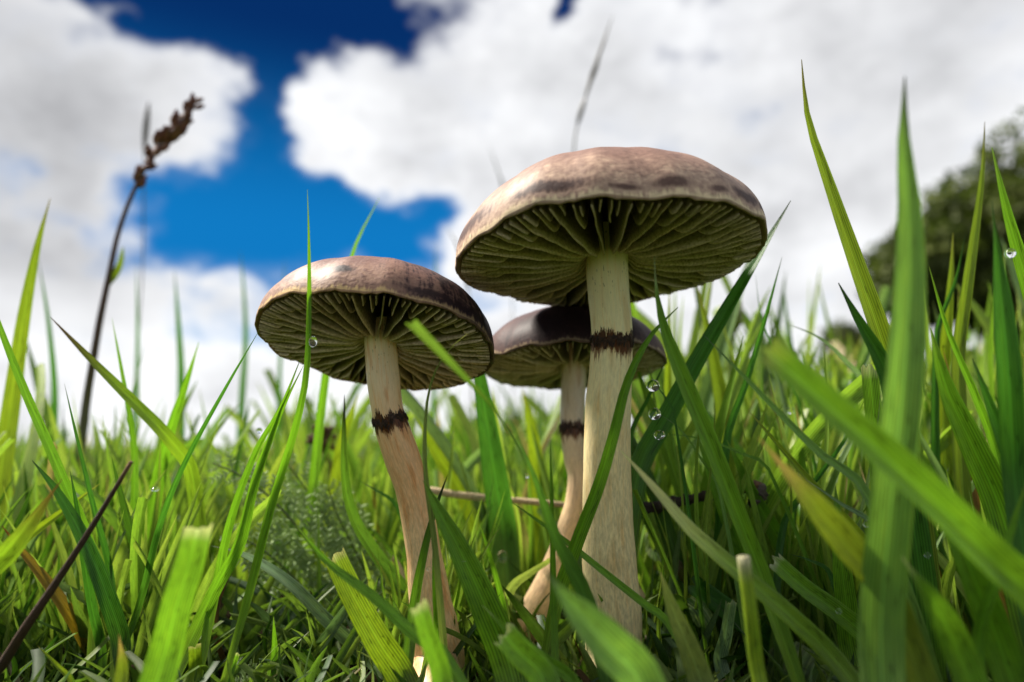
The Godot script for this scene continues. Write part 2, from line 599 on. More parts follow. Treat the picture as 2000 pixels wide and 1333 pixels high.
	for i in rows + 5:
		var s := minf(i / float(rows), 1.0)
		var r := R * sin(s * PI * 0.5)
		var y := cap_height(r, R, H, P, Q)
		var under := i - rows
		if under > 0:                            # the margin curls under
			r = R * [1.0, 0.996, 0.986, 0.975, 0.962][under]
			y = R * [0.0, -0.012, -0.014, -0.004, 0.008][under]
		for j in cols:
			var a := TAU * (j % (cols - 1)) / (cols - 1.0)
			var k: Vector2 = warp.call(a)
			var blend := pow(r / R, 3.0)
			var bump := 0.003 * R * coarse.get_noise_3d(r * 9000.0 * cos(a), r * 9000.0 * sin(a), spec.seed * 77.0)
			# angle 0 faces the viewer's side of the cap
			p.append(Vector3(sin(a) * r * lerpf(1.0, k.x, blend), y + k.y * blend + bump * (1.0 - blend) + (0.016 * R * fine.get_noise_2d((j % (cols - 1)) * 60.0, 40.0 + spec.seed * 9.0) if under > 0 else 0.0), cos(a) * r * lerpf(1.0, k.x, blend)))
			uv.append(Vector2(j / (cols - 1.0) + 0.5, s if under <= 0 else 1.0))
			col.append(Color.WHITE)
	var cap := part("cap", sheet(p, uv, col, rows + 5, cols), cap_material(spec.cap_look, spec.seed + 90), o)
	var centre: Vector3 = at(spec.centre[0], spec.centre[1], spec.centre[2])
	cap.transform = Transform3D(Basis.from_euler(Vector3(deg_to_rad(spec.tilt[0]), 0.0, deg_to_rad(spec.tilt[1]))), centre - base)
	# the flesh that the gills hang from
	var thick := func(r: float) -> float: return lerpf(R * 0.02, R * 0.12, smoothstep(1.0, 0.55, r / R))
	var ceiling := func(r: float) -> float: return maxf(cap_height(r, R * 0.975, H, P, Q) - thick.call(r), -R * 0.004)
	p = PackedVector3Array()
	uv = PackedVector2Array()
	col = PackedColorArray()
	for i in 25:
		var r := R * 0.968 * sin((1.0 - i / 24.0) * PI * 0.5)
		for j in 73:
			var a := TAU * (j % 72) / 72.0
			var k: Vector2 = warp.call(a)
			var blend := pow(r / R, 3.0)
			p.append(Vector3(sin(a) * r * lerpf(1.0, k.x, blend), ceiling.call(r) + k.y * blend, cos(a) * r * lerpf(1.0, k.x, blend)))
			uv.append(Vector2(j / 72.0, i / 24.0))
			col.append(Color.WHITE)
	part("flesh", sheet(p, uv, col, 25, 73), M.flesh, cap)
	# gills: long, middle and short ones in turn
	var count: int = spec.gills
	rng.seed = 1000 + spec.seed
	var sag: float = spec.get("sag", 0.06)
	for g in count:
		var a := TAU * (g + rng.randf_range(-0.22, 0.22)) / count
		var order := g % 4
		var r0: float = r_stem * 0.9 if order == 0 else (R * rng.randf_range(0.42, 0.56) if order == 2 else R * rng.randf_range(0.66, 0.82))
		var r1 := R * 0.962
		var wav := rng.randf_range(0.3, 1.0) * R * 0.012
		var ph := rng.randf() * 50.0
		var k: Vector2 = warp.call(a)
		var thin := R * rng.randf_range(0.0034, 0.0050)
		var tone := rng.randf_range(0.82, 1.15)
		var gp := PackedVector3Array()
		var gu := PackedVector2Array()
		var gc := PackedColorArray()
		var out := Vector3(sin(a), 0, cos(a))
		var across := Vector3(cos(a), 0, -sin(a))
		var steps := 20
		for i in steps + 1:
			var s := i / float(steps)
			var r := lerpf(r0, r1, s)
			var blend := pow(r / R, 3.0)
			var top: float = ceiling.call(r) + R * 0.03
			var full := (r - r_stem) / (R - r_stem)
			var low := -R * sag * pow(sin(PI * clampf(full, 0.0, 1.0)), 0.6) * (0.8 + 0.2 * sin(ph)) - R * 0.012
			if order != 0:                       # the inner end is rounded off up to the flesh
				low = lerpf(top - R * 0.05, low, pow(sin(minf(s * 1.9, 1.0) * PI * 0.5), 0.7))
			else:
				low = lerpf(low + R * 0.05, low, smoothstep(0.0, 0.12, s))
			low += R * 0.014 * coarse.get_noise_2d(r * 7000.0, ph * 20.0)
			low = minf(low, top - R * 0.01)
			var rr := r * lerpf(1.0, k.x, blend)
			for j in 11:                         # down one side, round the edge, up the other
				var h: float = [1.0, 0.6, 0.32, 0.12, 0.03, 0.0, 0.03, 0.12, 0.32, 0.6, 1.0][j]
				var sd: float = [-0.8, -0.65, -0.55, -0.5, -0.5, 0.0, 0.5, 0.5, 0.55, 0.65, 0.8][j]
				var y := lerpf(low, top, h) + k.y * blend
				var sway := wav * (1.0 - h) * fine.get_noise_2d(r * 4500.0 + ph * 10.0, 5.0) * 2.0 * sin(PI * clampf(s, 0.05, 1.0)) + wav * 0.5 * coarse.get_noise_2d(r * 9000.0, ph)
				gp.append(out * rr + Vector3.UP * y + across * (sd * thin * 2.0 * (0.7 + 0.3 * (1.0 - h)) + sway))
				gu.append(Vector2(s, h))
				var pale: float = 1.0 if h < 0.05 else lerpf(0.42, 0.0, smoothstep(0.1, 0.65, h))  # pale edge is natural; shade of the gaps is put into the flank colour
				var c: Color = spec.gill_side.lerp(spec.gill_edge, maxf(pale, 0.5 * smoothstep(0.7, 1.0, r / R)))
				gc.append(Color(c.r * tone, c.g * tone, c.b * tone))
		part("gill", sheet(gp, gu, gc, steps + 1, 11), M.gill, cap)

# ---------------------------------------------------------------- grass
var HUE := {}
var blade_seed := 100
func make_hues() -> void:
	HUE.fresh = [tint(0.270, 0.427, 0.065), tint(0.216, 0.484, 0.035), tint(0.270, 0.456, 0.081)]
	HUE.lime = [tint(0.26, 0.36, 0.05), tint(0.34, 0.48, 0.035), tint(0.45, 0.46, 0.12)]
	HUE.deep = [tint(0.146, 0.277, 0.035), tint(0.080, 0.262, 0.035), tint(0.058, 0.108, 0.053)]
	HUE.olive = [tint(0.208, 0.286, 0.039), tint(0.247, 0.364, 0.033), tint(0.208, 0.169, 0.065)]
	HUE.blue = [tint(0.184, 0.322, 0.092), tint(0.276, 0.460, 0.230), tint(0.483, 0.575, 0.414)]
	HUE.soft = [tint(0.243, 0.427, 0.081), tint(0.297, 0.570, 0.122), tint(0.121, 0.142, 0.146)]
	HUE.brown = [tint(0.05, 0.028, 0.016), tint(0.10, 0.05, 0.028), tint(0.40, 0.24, 0.14)]
	HUE.straw = [tint(0.45, 0.36, 0.18), tint(0.55, 0.46, 0.27), tint(0.50, 0.40, 0.24)]
	HUE.pale = [tint(0.26, 0.36, 0.08), tint(0.34, 0.44, 0.14), tint(0.48, 0.50, 0.24)]
	HUE.paletip = [tint(0.225, 0.375, 0.050), tint(0.250, 0.450, 0.044), tint(0.750, 0.775, 0.500), 0.55]
	HUE.turning = [tint(0.09, 0.22, 0.03), tint(0.13, 0.31, 0.04), tint(0.26, 0.44, 0.09), 0.65]
	HUE.orange = [tint(0.22, 0.26, 0.03), tint(0.34, 0.22, 0.03), tint(0.22, 0.07, 0.02)]
	HUE.cutgreen = [tint(0.243, 0.427, 0.065), tint(0.243, 0.513, 0.043), tint(0.743, 0.798, 0.552)]
	HUE.thickgreen = [tint(0.16, 0.34, 0.03), tint(0.17, 0.36, 0.032), tint(0.30, 0.40, 0.10)]
	HUE.cutlime = [tint(0.26, 0.36, 0.05), tint(0.30, 0.46, 0.03), tint(0.62, 0.60, 0.36)]
	HUE.browntip = [tint(0.200, 0.325, 0.037), tint(0.237, 0.400, 0.035), tint(0.125, 0.062, 0.037), 0.72]
	HUE.tantip = [tint(0.175, 0.300, 0.031), tint(0.250, 0.338, 0.037), tint(0.625, 0.400, 0.225), 0.80]
	HUE.blacktip = [tint(0.161, 0.299, 0.034), tint(0.138, 0.299, 0.034), tint(0.017, 0.016, 0.014), 0.75]

# label, hue, widest (px), root [x, depth], further points [x, y, depth], tip kind, twist at root and tip (degrees)
func grass(label: String, hue: String, w: float, root: Array, pts: Array, tip := "fine", tw0 := 0.0, tw1 := 0.0, fold := 0.22) -> MeshInstance3D:
	var path := [on_ground(root[0], root[1])]
	var depth := 0.0
	for q in pts:
		path.append(at(q[0], q[1], q[2]))
		depth += q[2] / pts.size()
	var base: Vector3 = path[0]
	var sum := Vector3.ZERO
	for i in path.size():
		path[i] -= base
		sum += path[i]
	blade_seed += 1
	var line := curve_through(path, 26)
	var facing: Vector3 = (EYE - base - sum / path.size()).normalized()
	var me := blade_mesh(line, w / FOCAL * depth, facing, deg_to_rad(tw0), deg_to_rad(tw1), tip, HUE[hue], fold, blade_seed)
	var o := single("grass_blade", me, M.grass, base)
	tag(o, label, "grass blade", "grass blades in the turf")
	return o

func stalk(called: String, label: String, category: String, hue: String, w0: float, w1: float, root: Array, pts: Array, mat := "stalk") -> MeshInstance3D:
	var path := [on_ground(root[0], root[1])]
	var depth := 0.0
	for q in pts:
		path.append(at(q[0], q[1], q[2]))
		depth += q[2] / pts.size()
	var base: Vector3 = path[0]
	for i in path.size():
		path[i] -= base
	var h: Array = HUE[hue]
	var k := 0.5 / FOCAL * depth
	var me := tube(curve_through(path, 30), func(s): return lerpf(w0, w1, s) * k, func(s): return h[0].lerp(h[1], smoothstep(0.0, 0.5, s)).lerp(h[2], smoothstep(0.9, 1.0, s)), 10, 0.1)
	var o := single(called, me, M[mat], base)
	tag(o, label, category)
	return o

func drop(label: String, x: float, y: float, d: float, r: float, squash := 1.0) -> void:
	var s := SphereMesh.new()
	s.radius = r / FOCAL * d
	s.height = 2.0 * s.radius * squash
	s.radial_segments = 32
	s.rings = 20
	var o := single("water_drop", s, M.water, at(x, y, d))
	tag(o, label, "water drop", "dew drops on the grass")

func unit_blade(k: int, rows: int, across: int) -> ArrayMesh:
	var r := RandomNumberGenerator.new()
	r.seed = 500 + k
	var lean := r.randf_range(0.05, 0.6)
	var curl := r.randf_range(0.0, 0.55)
	var pts := PackedVector3Array()
	for i in rows:
		var s := i / (rows - 1.0)
		pts.append(Vector3(lean * s * 0.5 + curl * s * s * 0.6, s * (1.0 - 0.25 * curl * s * s), 0.06 * sin(s * 3.0 + k)))
	var cut := k % 6 == 5
	return blade_mesh(pts, [0.04, 0.058, 0.03, 0.07][k % 4], Vector3(0.4, 0.1, 1.0).normalized(), r.randf_range(-0.4, 0.4), r.randf_range(-1.2, 1.2), "cut" if cut else "fine", [Color(1.0, 0.95, 1.0), Color(1, 1, 1), Color(1.25, 1.05, 1.1) if k % 6 else Color(0.95, 0.6, 0.7)], 0.3, 700 + k, across)

func field_tint() -> Color:
	var k := rng.randf()
	var c := Color(0.22, 0.43, 0.045).lerp(Color(0.46, 0.62, 0.12), rng.randf())
	if k < 0.10:
		c = Color(0.09, 0.22, 0.02)
	elif k < 0.20:
		c = Color(0.22, 0.36, 0.15)
	elif k < 0.225:
		c = Color(0.48, 0.40, 0.20)
	elif k < 0.235:
		c = Color(0.30, 0.16, 0.04)
	var v := rng.randf_range(0.85, 1.15)
	return Color(c.r * v, c.g * v, c.b * v)

# how high grass at a place may stand so that it hides nothing that the clearing shows
func room_for(x: float, d: float) -> float:
	var px := 1000.0 + x / d * FOCAL
	var low := 1900.0
	if d < 0.14 and px > 960.0 and px < 1200.0:
		low = 1215.0
	elif d < 0.105:
		low = 1500.0
	elif d < 0.135:
		low = 940.0 if px > 560.0 and px < 1330.0 else (860.0 if px <= 560.0 else 760.0)
	elif d < 0.22:
		low = 790.0 if px > 560.0 and px < 1330.0 else (800.0 if px <= 560.0 else 620.0)
	elif d < 0.5:
		low = 780.0 if px > 560.0 and px < 1330.0 else (825.0 if px <= 560.0 else 640.0)
	else:
		low = 800.0
	return EYE.y + (880.0 - low) / FOCAL * d

func turf() -> void:
	var kinds := 12
	var near := []
	var far := []
	for k in kinds:
		near.append(unit_blade(k, 18, 4))
		far.append(unit_blade(k, 9, 2))
	# single blades that stand out of the turf behind and beside the mushrooms
	rng.seed = 77
	var made := 0
	while made < 195:
		var d := rng.randf_range(0.118, 0.30)
		var px := rng.randf_range(-60.0, 2060.0)
		var x := (px - 1000.0) / FOCAL * d
		var h := minf(room_for(x, d) * rng.randf_range(0.55, 1.1), 0.075)
		if rng.randf() < (0.12 if px < 480.0 else 0.22) and (px < 480.0 or px > 1340.0):
			h = minf(h * rng.randf_range(1.2, 1.6), 0.085)
		var k := rng.randi() % kinds
		var o := single("grass_blade", near[k], null, Vector3(x, 0, -d))
		var c := field_tint()
		o.material_override = blade_material(c)
		var w := rng.randf_range(0.022, 0.05)
		o.transform.basis = Basis(Vector3.UP, rng.randf_range(-0.6, 0.6) + (PI if rng.randf() < 0.5 else 0.0)) * Basis.from_scale(Vector3(h * rng.randf_range(0.6, 1.0), h, w))
		o.transform.basis = Basis(Vector3.UP, rng.randf_range(-0.9, 0.9) + (PI if rng.randf() < 0.5 else 0.0)) * Basis.from_scale(Vector3(h, h, h))
		var where := "to the left of the mushrooms" if px < 520.0 else ("behind the mushroom stems" if px < 1320.0 else "to the right of the mushrooms")
		tag(o, "soft green grass blade in the dense turf " + where, "grass blade", "turf blades " + where)
		made += 1
	# the rest of the turf
	var zones := [
		["the close turf", 8600, 0.108, 0.5, near],
		["the turf", 38000, 0.4, 1.6, far],
		["the far turf", 38000, 1.5, 9.0, far],
	]
	for z in zones:
		var lists := []
		for k in kinds:
			lists.append([])
		for i in z[1]:
			var d: float = lerpf(z[2], z[3], pow(rng.randf(), 1.35))
			var px := rng.randf_range(-320.0, 2320.0) if rng.randf() < 0.8 else (rng.randf_range(-1500.0, -320.0) if rng.randf() < 0.5 else rng.randf_range(2320.0, 3500.0))
			var x := (px - 1000.0) / FOCAL * d
			var h := room_for(x, d) * (0.45 + 0.6 * pow(rng.randf(), 0.8))
			if d > 0.5:
				h = minf(h, lerpf(0.022, 0.052, pow(rng.randf(), 1.6)))
			elif rng.randf() < (0.6 if px < 1330.0 else 0.35):
				h = minf(h, rng.randf_range(0.020, 0.040))
			h = minf(h, 0.062 if px < 1330.0 else 0.088) * (0.80 if px < 560.0 and d > 0.2 else 1.0) * (1.0 + 0.5 * coarse.get_noise_2d(x / d * 420.0, d * 260.0 / (0.4 + d)))
			var b := Basis(Vector3.UP, rng.randf() * TAU) * Basis.from_scale(Vector3(h, h, h) * 1.0)
			var wide: float = 1.0 if d < 0.5 else (1.3 if d < 1.6 else 2.6)
			b = b * Basis.from_scale(Vector3(wide, 1.0, wide))
			if d < 0.16 and px > 380.0 and px < 760.0:
				continue
			lists[rng.randi() % kinds].append([Transform3D(b, Vector3(x, 0, -d)), field_tint()])
		scatter(z[0], lists, z[4])
	# behind and beside the viewer, so that the ground is never bare from another place
	var around := []
	for k in kinds:
		around.append([])
	for i in 16000:
		var r := lerpf(0.07, 0.9, rng.randf())
		var a := rng.randf() * TAU
		var x := sin(a) * r
		var zz := cos(a) * r
		if zz < -0.02 and absf(x) < -zz * 0.80 + 0.012:
			continue
		var h := rng.randf_range(0.018, 0.032)
		around[rng.randi() % kinds].append([Transform3D(Basis(Vector3.UP, rng.randf() * TAU) * Basis.from_scale(Vector3(h, h, h)), Vector3(x, 0, zz)), field_tint()])
	scatter("the turf round about", around, far)
	# low growth under the blades between the viewer and the stems
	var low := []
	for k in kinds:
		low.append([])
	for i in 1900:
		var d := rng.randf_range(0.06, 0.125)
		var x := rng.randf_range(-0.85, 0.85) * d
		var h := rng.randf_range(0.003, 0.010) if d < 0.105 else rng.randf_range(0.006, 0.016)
		low[rng.randi() % kinds].append([Transform3D(Basis(Vector3.UP, rng.randf() * TAU) * Basis.from_scale(Vector3(h * 2.6, h, h * 3.2)), Vector3(x, 0, -d)), field_tint() * Color(0.5, 0.55, 0.6)])  # grass tint darkened: the shade down here is put into the colour
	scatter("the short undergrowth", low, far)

var turf_labels := {
	"the close turf": "dense green turf close behind the mushrooms",
	"the turf": "blurred lawn grass in the middle distance",
	"the far turf": "far blurred lawn that reaches the horizon",
	"the turf round about": "grass beside and behind the viewpoint",
	"the short undergrowth": "short shaded growth at the foot of the mushrooms",
}
func scatter(called: String, lists: Array, meshes: Array) -> void:
	var o := thing("grass", Vector3.ZERO)
	tag(o, turf_labels[called], "grass", "", "stuff")
	for k in lists.size():
		if lists[k].is_empty():
			continue
		var mm := MultiMesh.new()
		mm.transform_format = MultiMesh.TRANSFORM_3D
		mm.use_colors = true
		mm.mesh = meshes[k]
		mm.instance_count = lists[k].size()
		for i in lists[k].size():
			mm.set_instance_transform(i, lists[k][i][0])
			mm.set_instance_color(i, lists[k][i][1])
		var mi := MultiMeshInstance3D.new()
		mi.name = "blades" if k == 0 else "blades_%03d" % k
		mi.multimesh = mm
		mi.material_override = M.grass_far
		mi.set_meta("kind", "stuff")
		o.add_child(mi, true)

var tinted := {}
func blade_material(c: Color) -> StandardMaterial3D:
	var key := Vector3i(roundi(c.r * 20), roundi(c.g * 20), roundi(c.b * 40))
	if not tinted.has(key):
		var m: StandardMaterial3D = M.grass.duplicate()
		m.albedo_color = Color(maxf(key.x, 1) / 20.0, key.y / 20.0, maxf(key.z, 0.6) / 40.0).linear_to_srgb()
		tinted[key] = m
	return tinted[key]

func hero_blades() -> void:
	# --- left of the mushrooms
	grass("broad soft blade standing tall against grey cloud at the far left", "olive", 38, [-5, 0.14], [[15, 830, 0.14], [45, 620, 0.14], [72, 480, 0.14], [97, 388, 0.14]], "fine", 10, 25)
	grass("slim bright blade that enters from the left edge and slants down right", "fresh", 22, [215, 0.10], [[180, 1100, 0.10], [119, 930, 0.10], [51, 772, 0.10], [0, 642, 0.10], [-50, 500, 0.10]], "fine", 20, -15)
	grass("leaning blade with rust spots and dry brown tip against the sky", "browntip", 33, [430, 0.12], [[375, 930, 0.115], [330, 858, 0.11], [260, 785, 0.11], [180, 705, 0.11], [98, 620, 0.11]], "fine", -10, -5)
	grass("slender upright blade with thread-fine tip left of the leaning spotted one", "fresh", 18, [285, 0.12], [[262, 900, 0.12], [250, 800, 0.12], [235, 715, 0.12], [218, 622, 0.12]], "fine", 15, 40)
	grass("needle-thin blade with dark tip rising from the left turf", "deep", 17, [265, 0.10], [[215, 1130, 0.10], [180, 985, 0.10], [150, 860, 0.10], [125, 750, 0.10]], "fine", 30, 50)
	grass("pointed plain green blade below the small cloud, left of the long thin one", "fresh", 34, [285, 0.125], [[305, 950, 0.125], [335, 830, 0.125], [362, 750, 0.125], [388, 668, 0.125]], "fine", 10, 40)
	grass("long dark wiry blade arching up to the left cap's edge", "deep", 15, [225, 0.097], [[262, 1210, 0.097], [310, 1030, 0.096], [355, 915, 0.096], [440, 758, 0.096], [508, 642, 0.096]], "fine", 20, 35)
	grass("tall straight blade crossing in front of the left cap", "fresh", 19, [440, 0.09], [[480, 1180, 0.088], [530, 985, 0.088], [575, 840, 0.087], [597, 735, 0.087], [603, 600, 0.087], [603, 480, 0.087], [600, 370, 0.087]], "fine", 25, 20)
	grass("grass blade leaning against the tall one just below the left cap", "fresh", 20, [405, 0.093], [[424, 1133, 0.092], [452, 1009, 0.091], [500, 880, 0.091], [545, 802, 0.09], [590, 693, 0.09]], "fine", 10, 30)
	grass("wide-based blade forking right of the mown stub at lower left", "fresh", 32, [330, 0.09], [[372, 1252, 0.09], [420, 1150, 0.09], [466, 1065, 0.09], [497, 941, 0.09], [550, 800, 0.09], [592, 715, 0.09]], "fine", 15, 50)
	grass("broad dark green blade curving from the left turf, its tip purple", "deep", 36, [255, 0.096], [[238, 1280, 0.095], [210, 1170, 0.095], [163, 1055, 0.095], [110, 960, 0.095], [62, 900, 0.095]], "fine", -20, 10)
	grass("short dark blade standing beside the broad dark green one", "deep", 19, [215, 0.097], [[198, 1300, 0.096], [178, 1180, 0.096], [160, 1070, 0.096], [148, 985, 0.096], [136, 920, 0.096]], "fine", 20, 10)
	grass("yellow backlit blade lying across the left turf with withered point", "lime", 26, [-120, 0.106], [[-40, 1130, 0.106], [50, 1052, 0.105], [120, 1000, 0.105], [195, 945, 0.105]], "fine", 10, -10)
	grass("thick rolled olive leaf with brown blunt tip at the left edge", "browntip", 46, [-230, 0.078], [[-60, 1150, 0.076], [15, 1075, 0.075], [62, 1015, 0.075], [95, 970, 0.075], [121, 936, 0.075]], "blunt", 5, 30, 0.4)
	grass("orange fading blade behind the brown dry stalk", "orange", 28, [240, 0.105], [[185, 1290, 0.102], [135, 1200, 0.1], [85, 1130, 0.1], [40, 1075, 0.1], [3, 1028, 0.1]], "fine", 10, 20)
	grass("wide mown stub with square-cut top, soft and close at lower left", "cutgreen", 66, [265, 0.066], [[318, 1290, 0.065], [345, 1180, 0.065], [370, 1100, 0.065], [385, 1035, 0.065]], "cut", 0, 8, 0.12)
	grass("small square-cut lime stub right of the wide mown stub", "cutlime", 29, [374, 0.088], [[378, 1330, 0.088], [380, 1262, 0.088]], "cut", 0, 5, 0.1)
	grass("bright short curved blade at the bottom left", "lime", 15, [165, 0.086], [[140, 1340, 0.085], [108, 1298, 0.085], [72, 1262, 0.085]], "fine", 10, 30)
	grass("pale bluish leaf arching over in front of the feathery plant", "blue", 36, [800, 0.105], [[730, 1297, 0.104], [645, 1219, 0.104], [560, 1135, 0.104], [475, 1083, 0.105], [412, 1067, 0.106]], "blunt", 30, 65, 0.1)
	grass("thin blurred blade standing alone against the low cloud at left", "deep", 11, [270, 0.25], [[266, 760, 0.25], [268, 640, 0.25], [265, 512, 0.25]], "fine", 0, 30)
	grass("blurred broad-footed blade under the blue sky gap", "deep", 19, [360, 0.25], [[353, 740, 0.25], [348, 640, 0.25], [340, 528, 0.25]], "fine", 0, 30)
	grass("faint blurred blade before the blue gap, nearest to the left cap", "deep", 15, [470, 0.30], [[472, 780, 0.30], [479, 650, 0.30], [470, 490, 0.30]], "fine", 0, 30)
	grass("thin grey blurred blade right of the broad soft one at far left", "deep", 15, [110, 0.22], [[106, 800, 0.22], [95, 640, 0.22], [74, 506, 0.22]], "fine", 0, 30)
	grass("faint short blade in the blue gap above the left cap's shoulder", "deep", 10, [545, 0.30], [[549, 640, 0.30], [556, 505, 0.30]], "fine", 0, 30)
	grass("stout blade poking up behind the top of the left cap", "fresh", 22, [600, 0.135], [[640, 700, 0.135], [690, 490, 0.135], [741, 386, 0.135]], "fine", 10, 40)
	grass("tiny blurred blade between the two caps", "deep", 10, [845, 0.3], [[850, 620, 0.3], [850, 472, 0.3]], "fine", 0, 30)
	grass("soft curved blade leaning right under the left cap's rim", "lime", 34, [640, 0.15], [[655, 950, 0.15], [668, 860, 0.15], [700, 770, 0.15]], "fine", 0, 20)
	grass("tapering short blade pointing up out of the shade at lower left", "fresh", 18, [532, 0.094], [[533, 1300, 0.094], [534, 1205, 0.094]], "fine", 0, 30)
	grass("round cut stem piece standing in the shade at the bottom", "cutgreen", 14, [445, 0.09], [[455, 1300, 0.09], [462, 1278, 0.09]], "cut", 0, 10)
	grass("blurred leaf in the near left corner with brown tip", "tantip", 26, [240, 0.07], [[236, 1320, 0.07], [232, 1240, 0.07]], "blunt", 0, 10)
	# --- between and in front of the mushrooms
	grass("blurred cut blade crossing from the left cap down before the tallest stem", "turning", 38, [1215, 0.078], [[1148, 1180, 0.076], [1085, 1050, 0.074], [1033, 910, 0.072], [961, 796, 0.069], [898, 728, 0.067], [805, 632, 0.065]], "cut", -25, 128, 0.12)
	grass("pale thread-like blade curling over beside the left stem", "pale", 17, [890, 0.087], [[848, 1060, 0.0855], [830, 920, 0.085], [832, 800, 0.085], [845, 738, 0.085], [872, 688, 0.085], [913, 652, 0.085]], "fine", 20, 60)
	grass("widest fresh blade in the middle, rising between the stems to a torn corner", "fresh", 70, [1025, 0.084], [[1000, 1320, 0.083], [950, 1190, 0.083], [900, 1080, 0.083], [858, 1000, 0.083], [827, 940, 0.083]], "fine", -10, 10, 0.16)
	grass("blade with shrivelled black tip lying against the left stem", "blacktip", 24, [795, 0.09], [[806, 1200, 0.09], [822, 1105, 0.09], [845, 1010, 0.091], [874, 928, 0.093]], "fine", 10, 30)
	grass("narrow ribbed blade standing before the left stem's foot", "fresh", 16, [860, 0.088], [[856, 1280, 0.088], [849, 1150, 0.088], [846, 1035, 0.088]], "fine", 10, 10)
	grass("blurred blunt stub in front of the left stem's foot", "cutgreen", 46, [880, 0.066], [[862, 1330, 0.065], [838, 1250, 0.065], [818, 1185, 0.065]], "cut", 0, 10, 0.2)
	grass("ribbed yellow-green blade with frayed cut end left of the left stem", "cutlime", 58, [840, 0.086], [[790, 1335, 0.086], [740, 1255, 0.086], [690, 1165, 0.086], [652, 1085, 0.086]], "cut", 5, 10, 0.1)
	grass("arched blade passing over the ribbed yellow-green one", "fresh", 32, [1000, 0.078], [[866, 1280, 0.078], [811, 1243, 0.078], [730, 1168, 0.079], [641, 1100, 0.08], [577, 1026, 0.08]], "fine", 40, 20)
	grass("dark folded leaf behind the left stem, its bent top almost black", "blacktip", 34, [990, 0.112], [[890, 1230, 0.111], [800, 1165, 0.11], [735, 1085, 0.11], [690, 1010, 0.109], [673, 930, 0.109], [672, 770, 0.109]], "fine", 20, 40)
	grass("broad shaded blade rising to the left cap's right edge", "deep", 58, [1000, 0.128], [[985, 1060, 0.127], [962, 900, 0.126], [938, 740, 0.126], [925, 640, 0.126]], "fine", 0, 15, 0.12)
	grass("ribbed blade curving up across the tallest stem to a purple tip", "fresh", 36, [1040, 0.09], [[1085, 1180, 0.088], [1128, 1055, 0.088], [1170, 945, 0.088], [1198, 850, 0.088], [1228, 738, 0.088], [1272, 655, 0.088], [1325, 600, 0.088]], "fine", 50, 20)
	grass("thin upright blade before the gap between the two right stems", "fresh", 15, [1085, 0.085], [[1082, 1200, 0.085], [1078, 1000, 0.085], [1075, 858, 0.085]], "fine", 0, 20)
	grass("dark wiry blade with a node slanting across the tallest stem's foot", "fresh", 21, [1400, 0.09], [[1304, 1217, 0.089], [1257, 1180, 0.089], [1179, 1118, 0.089], [1096, 1051, 0.09], [997, 980, 0.092]], "fine", 40, 30)
	grass("blurred cut stalk leaning left before the rear stem's foot", "cutgreen", 24, [1190, 0.075], [[1120, 1335, 0.075], [1060, 1288, 0.075], [1000, 1240, 0.075], [942, 1183, 0.075]], "blunt", 10, 20, 0.4)
	grass("blurred wide blade with chewed white end at the bottom middle", "cutgreen", 64, [1130, 0.07], [[1060, 1325, 0.07], [1015, 1275, 0.07], [980, 1235, 0.07]], "cut", 5, 10)
	grass("large blurred blade sweeping out of the bottom edge before the tallest stem", "soft", 86, [1360, 0.056], [[1252, 1333, 0.056], [1190, 1262, 0.056], [1112, 1176, 0.057], [1062, 1112, 0.058]], "blunt", 30, 10, 0.3)
	grass("slim blade in the gap between the left and rear stems", "fresh", 15, [1000, 0.106], [[985, 1200, 0.106], [960, 1098, 0.106], [935, 1018, 0.106]], "fine", 0, 20)
	grass("folded yellowish leaf curled beside the rear stem", "pale", 30, [980, 0.113], [[990, 1172, 0.113], [1003, 1142, 0.113], [1036, 1118, 0.113], [1080, 1090, 0.113]], "cut", 20, 70, 0.2)
	grass("slanted backlit blade behind the left stem, lower half shaded", "deep", 18, [830, 0.12], [[780, 1000, 0.12], [704, 940, 0.12]], "fine", 20, 40)
	grass("lime backlit blade crossing low behind the left stem", "lime", 42, [970, 0.14], [[920, 1000, 0.14], [850, 880, 0.14], [800, 780, 0.14]], "fine", 0, 20)
	grass("broad pale blade at the back between left and rear stems", "lime", 44, [1070, 0.15], [[1050, 940, 0.15], [1040, 850, 0.15], [1020, 760, 0.15]], "fine", 0, 20)
	# --- right of the mushrooms
	grass("broad dark blade with bright edge touching the tallest mushroom's rim", "deep", 50, [1190, 0.112], [[1245, 930, 0.110], [1310, 800, 0.108], [1370, 690, 0.107], [1425, 595, 0.106], [1478, 505, 0.106], [1545, 392, 0.106]], "fine", -10, -35, 0.12)
	grass("long blade with cut stub tip standing up into the tallest cap's gills", "cutgreen", 34, [1570, 0.084], [[1490, 1130, 0.083], [1440, 1000, 0.083], [1385, 860, 0.083], [1335, 740, 0.083], [1300, 650, 0.083], [1283, 575, 0.083], [1278, 500, 0.083]], "blunt", 10, 20, 0.3)
	grass("thread-thin blade that holds the middle dew drop", "soft", 11, [1450, 0.102], [[1405, 960, 0.101], [1365, 890, 0.1], [1330, 840, 0.1], [1284, 806, 0.1]], "fine", 20, 40)
	grass("flat wiry blade that holds the lowest dew drop", "fresh", 12, [1640, 0.105], [[1500, 915, 0.101], [1450, 887, 0.1], [1390, 863, 0.1], [1330, 851, 0.1], [1270, 849, 0.1]], "fine", 30, 50)
	grass("fine dark blade end bearing the uppermost dew drop", "deep", 10, [1370, 0.104], [[1315, 800, 0.1], [1290, 765, 0.1], [1260, 714, 0.1]], "fine", 20, 40)
	grass("short dark stem leaning right behind the uppermost dew drop", "deep", 17, [1200, 0.113], [[1230, 860, 0.113], [1265, 780, 0.112], [1306, 695, 0.112]], "fine", 0, 20)
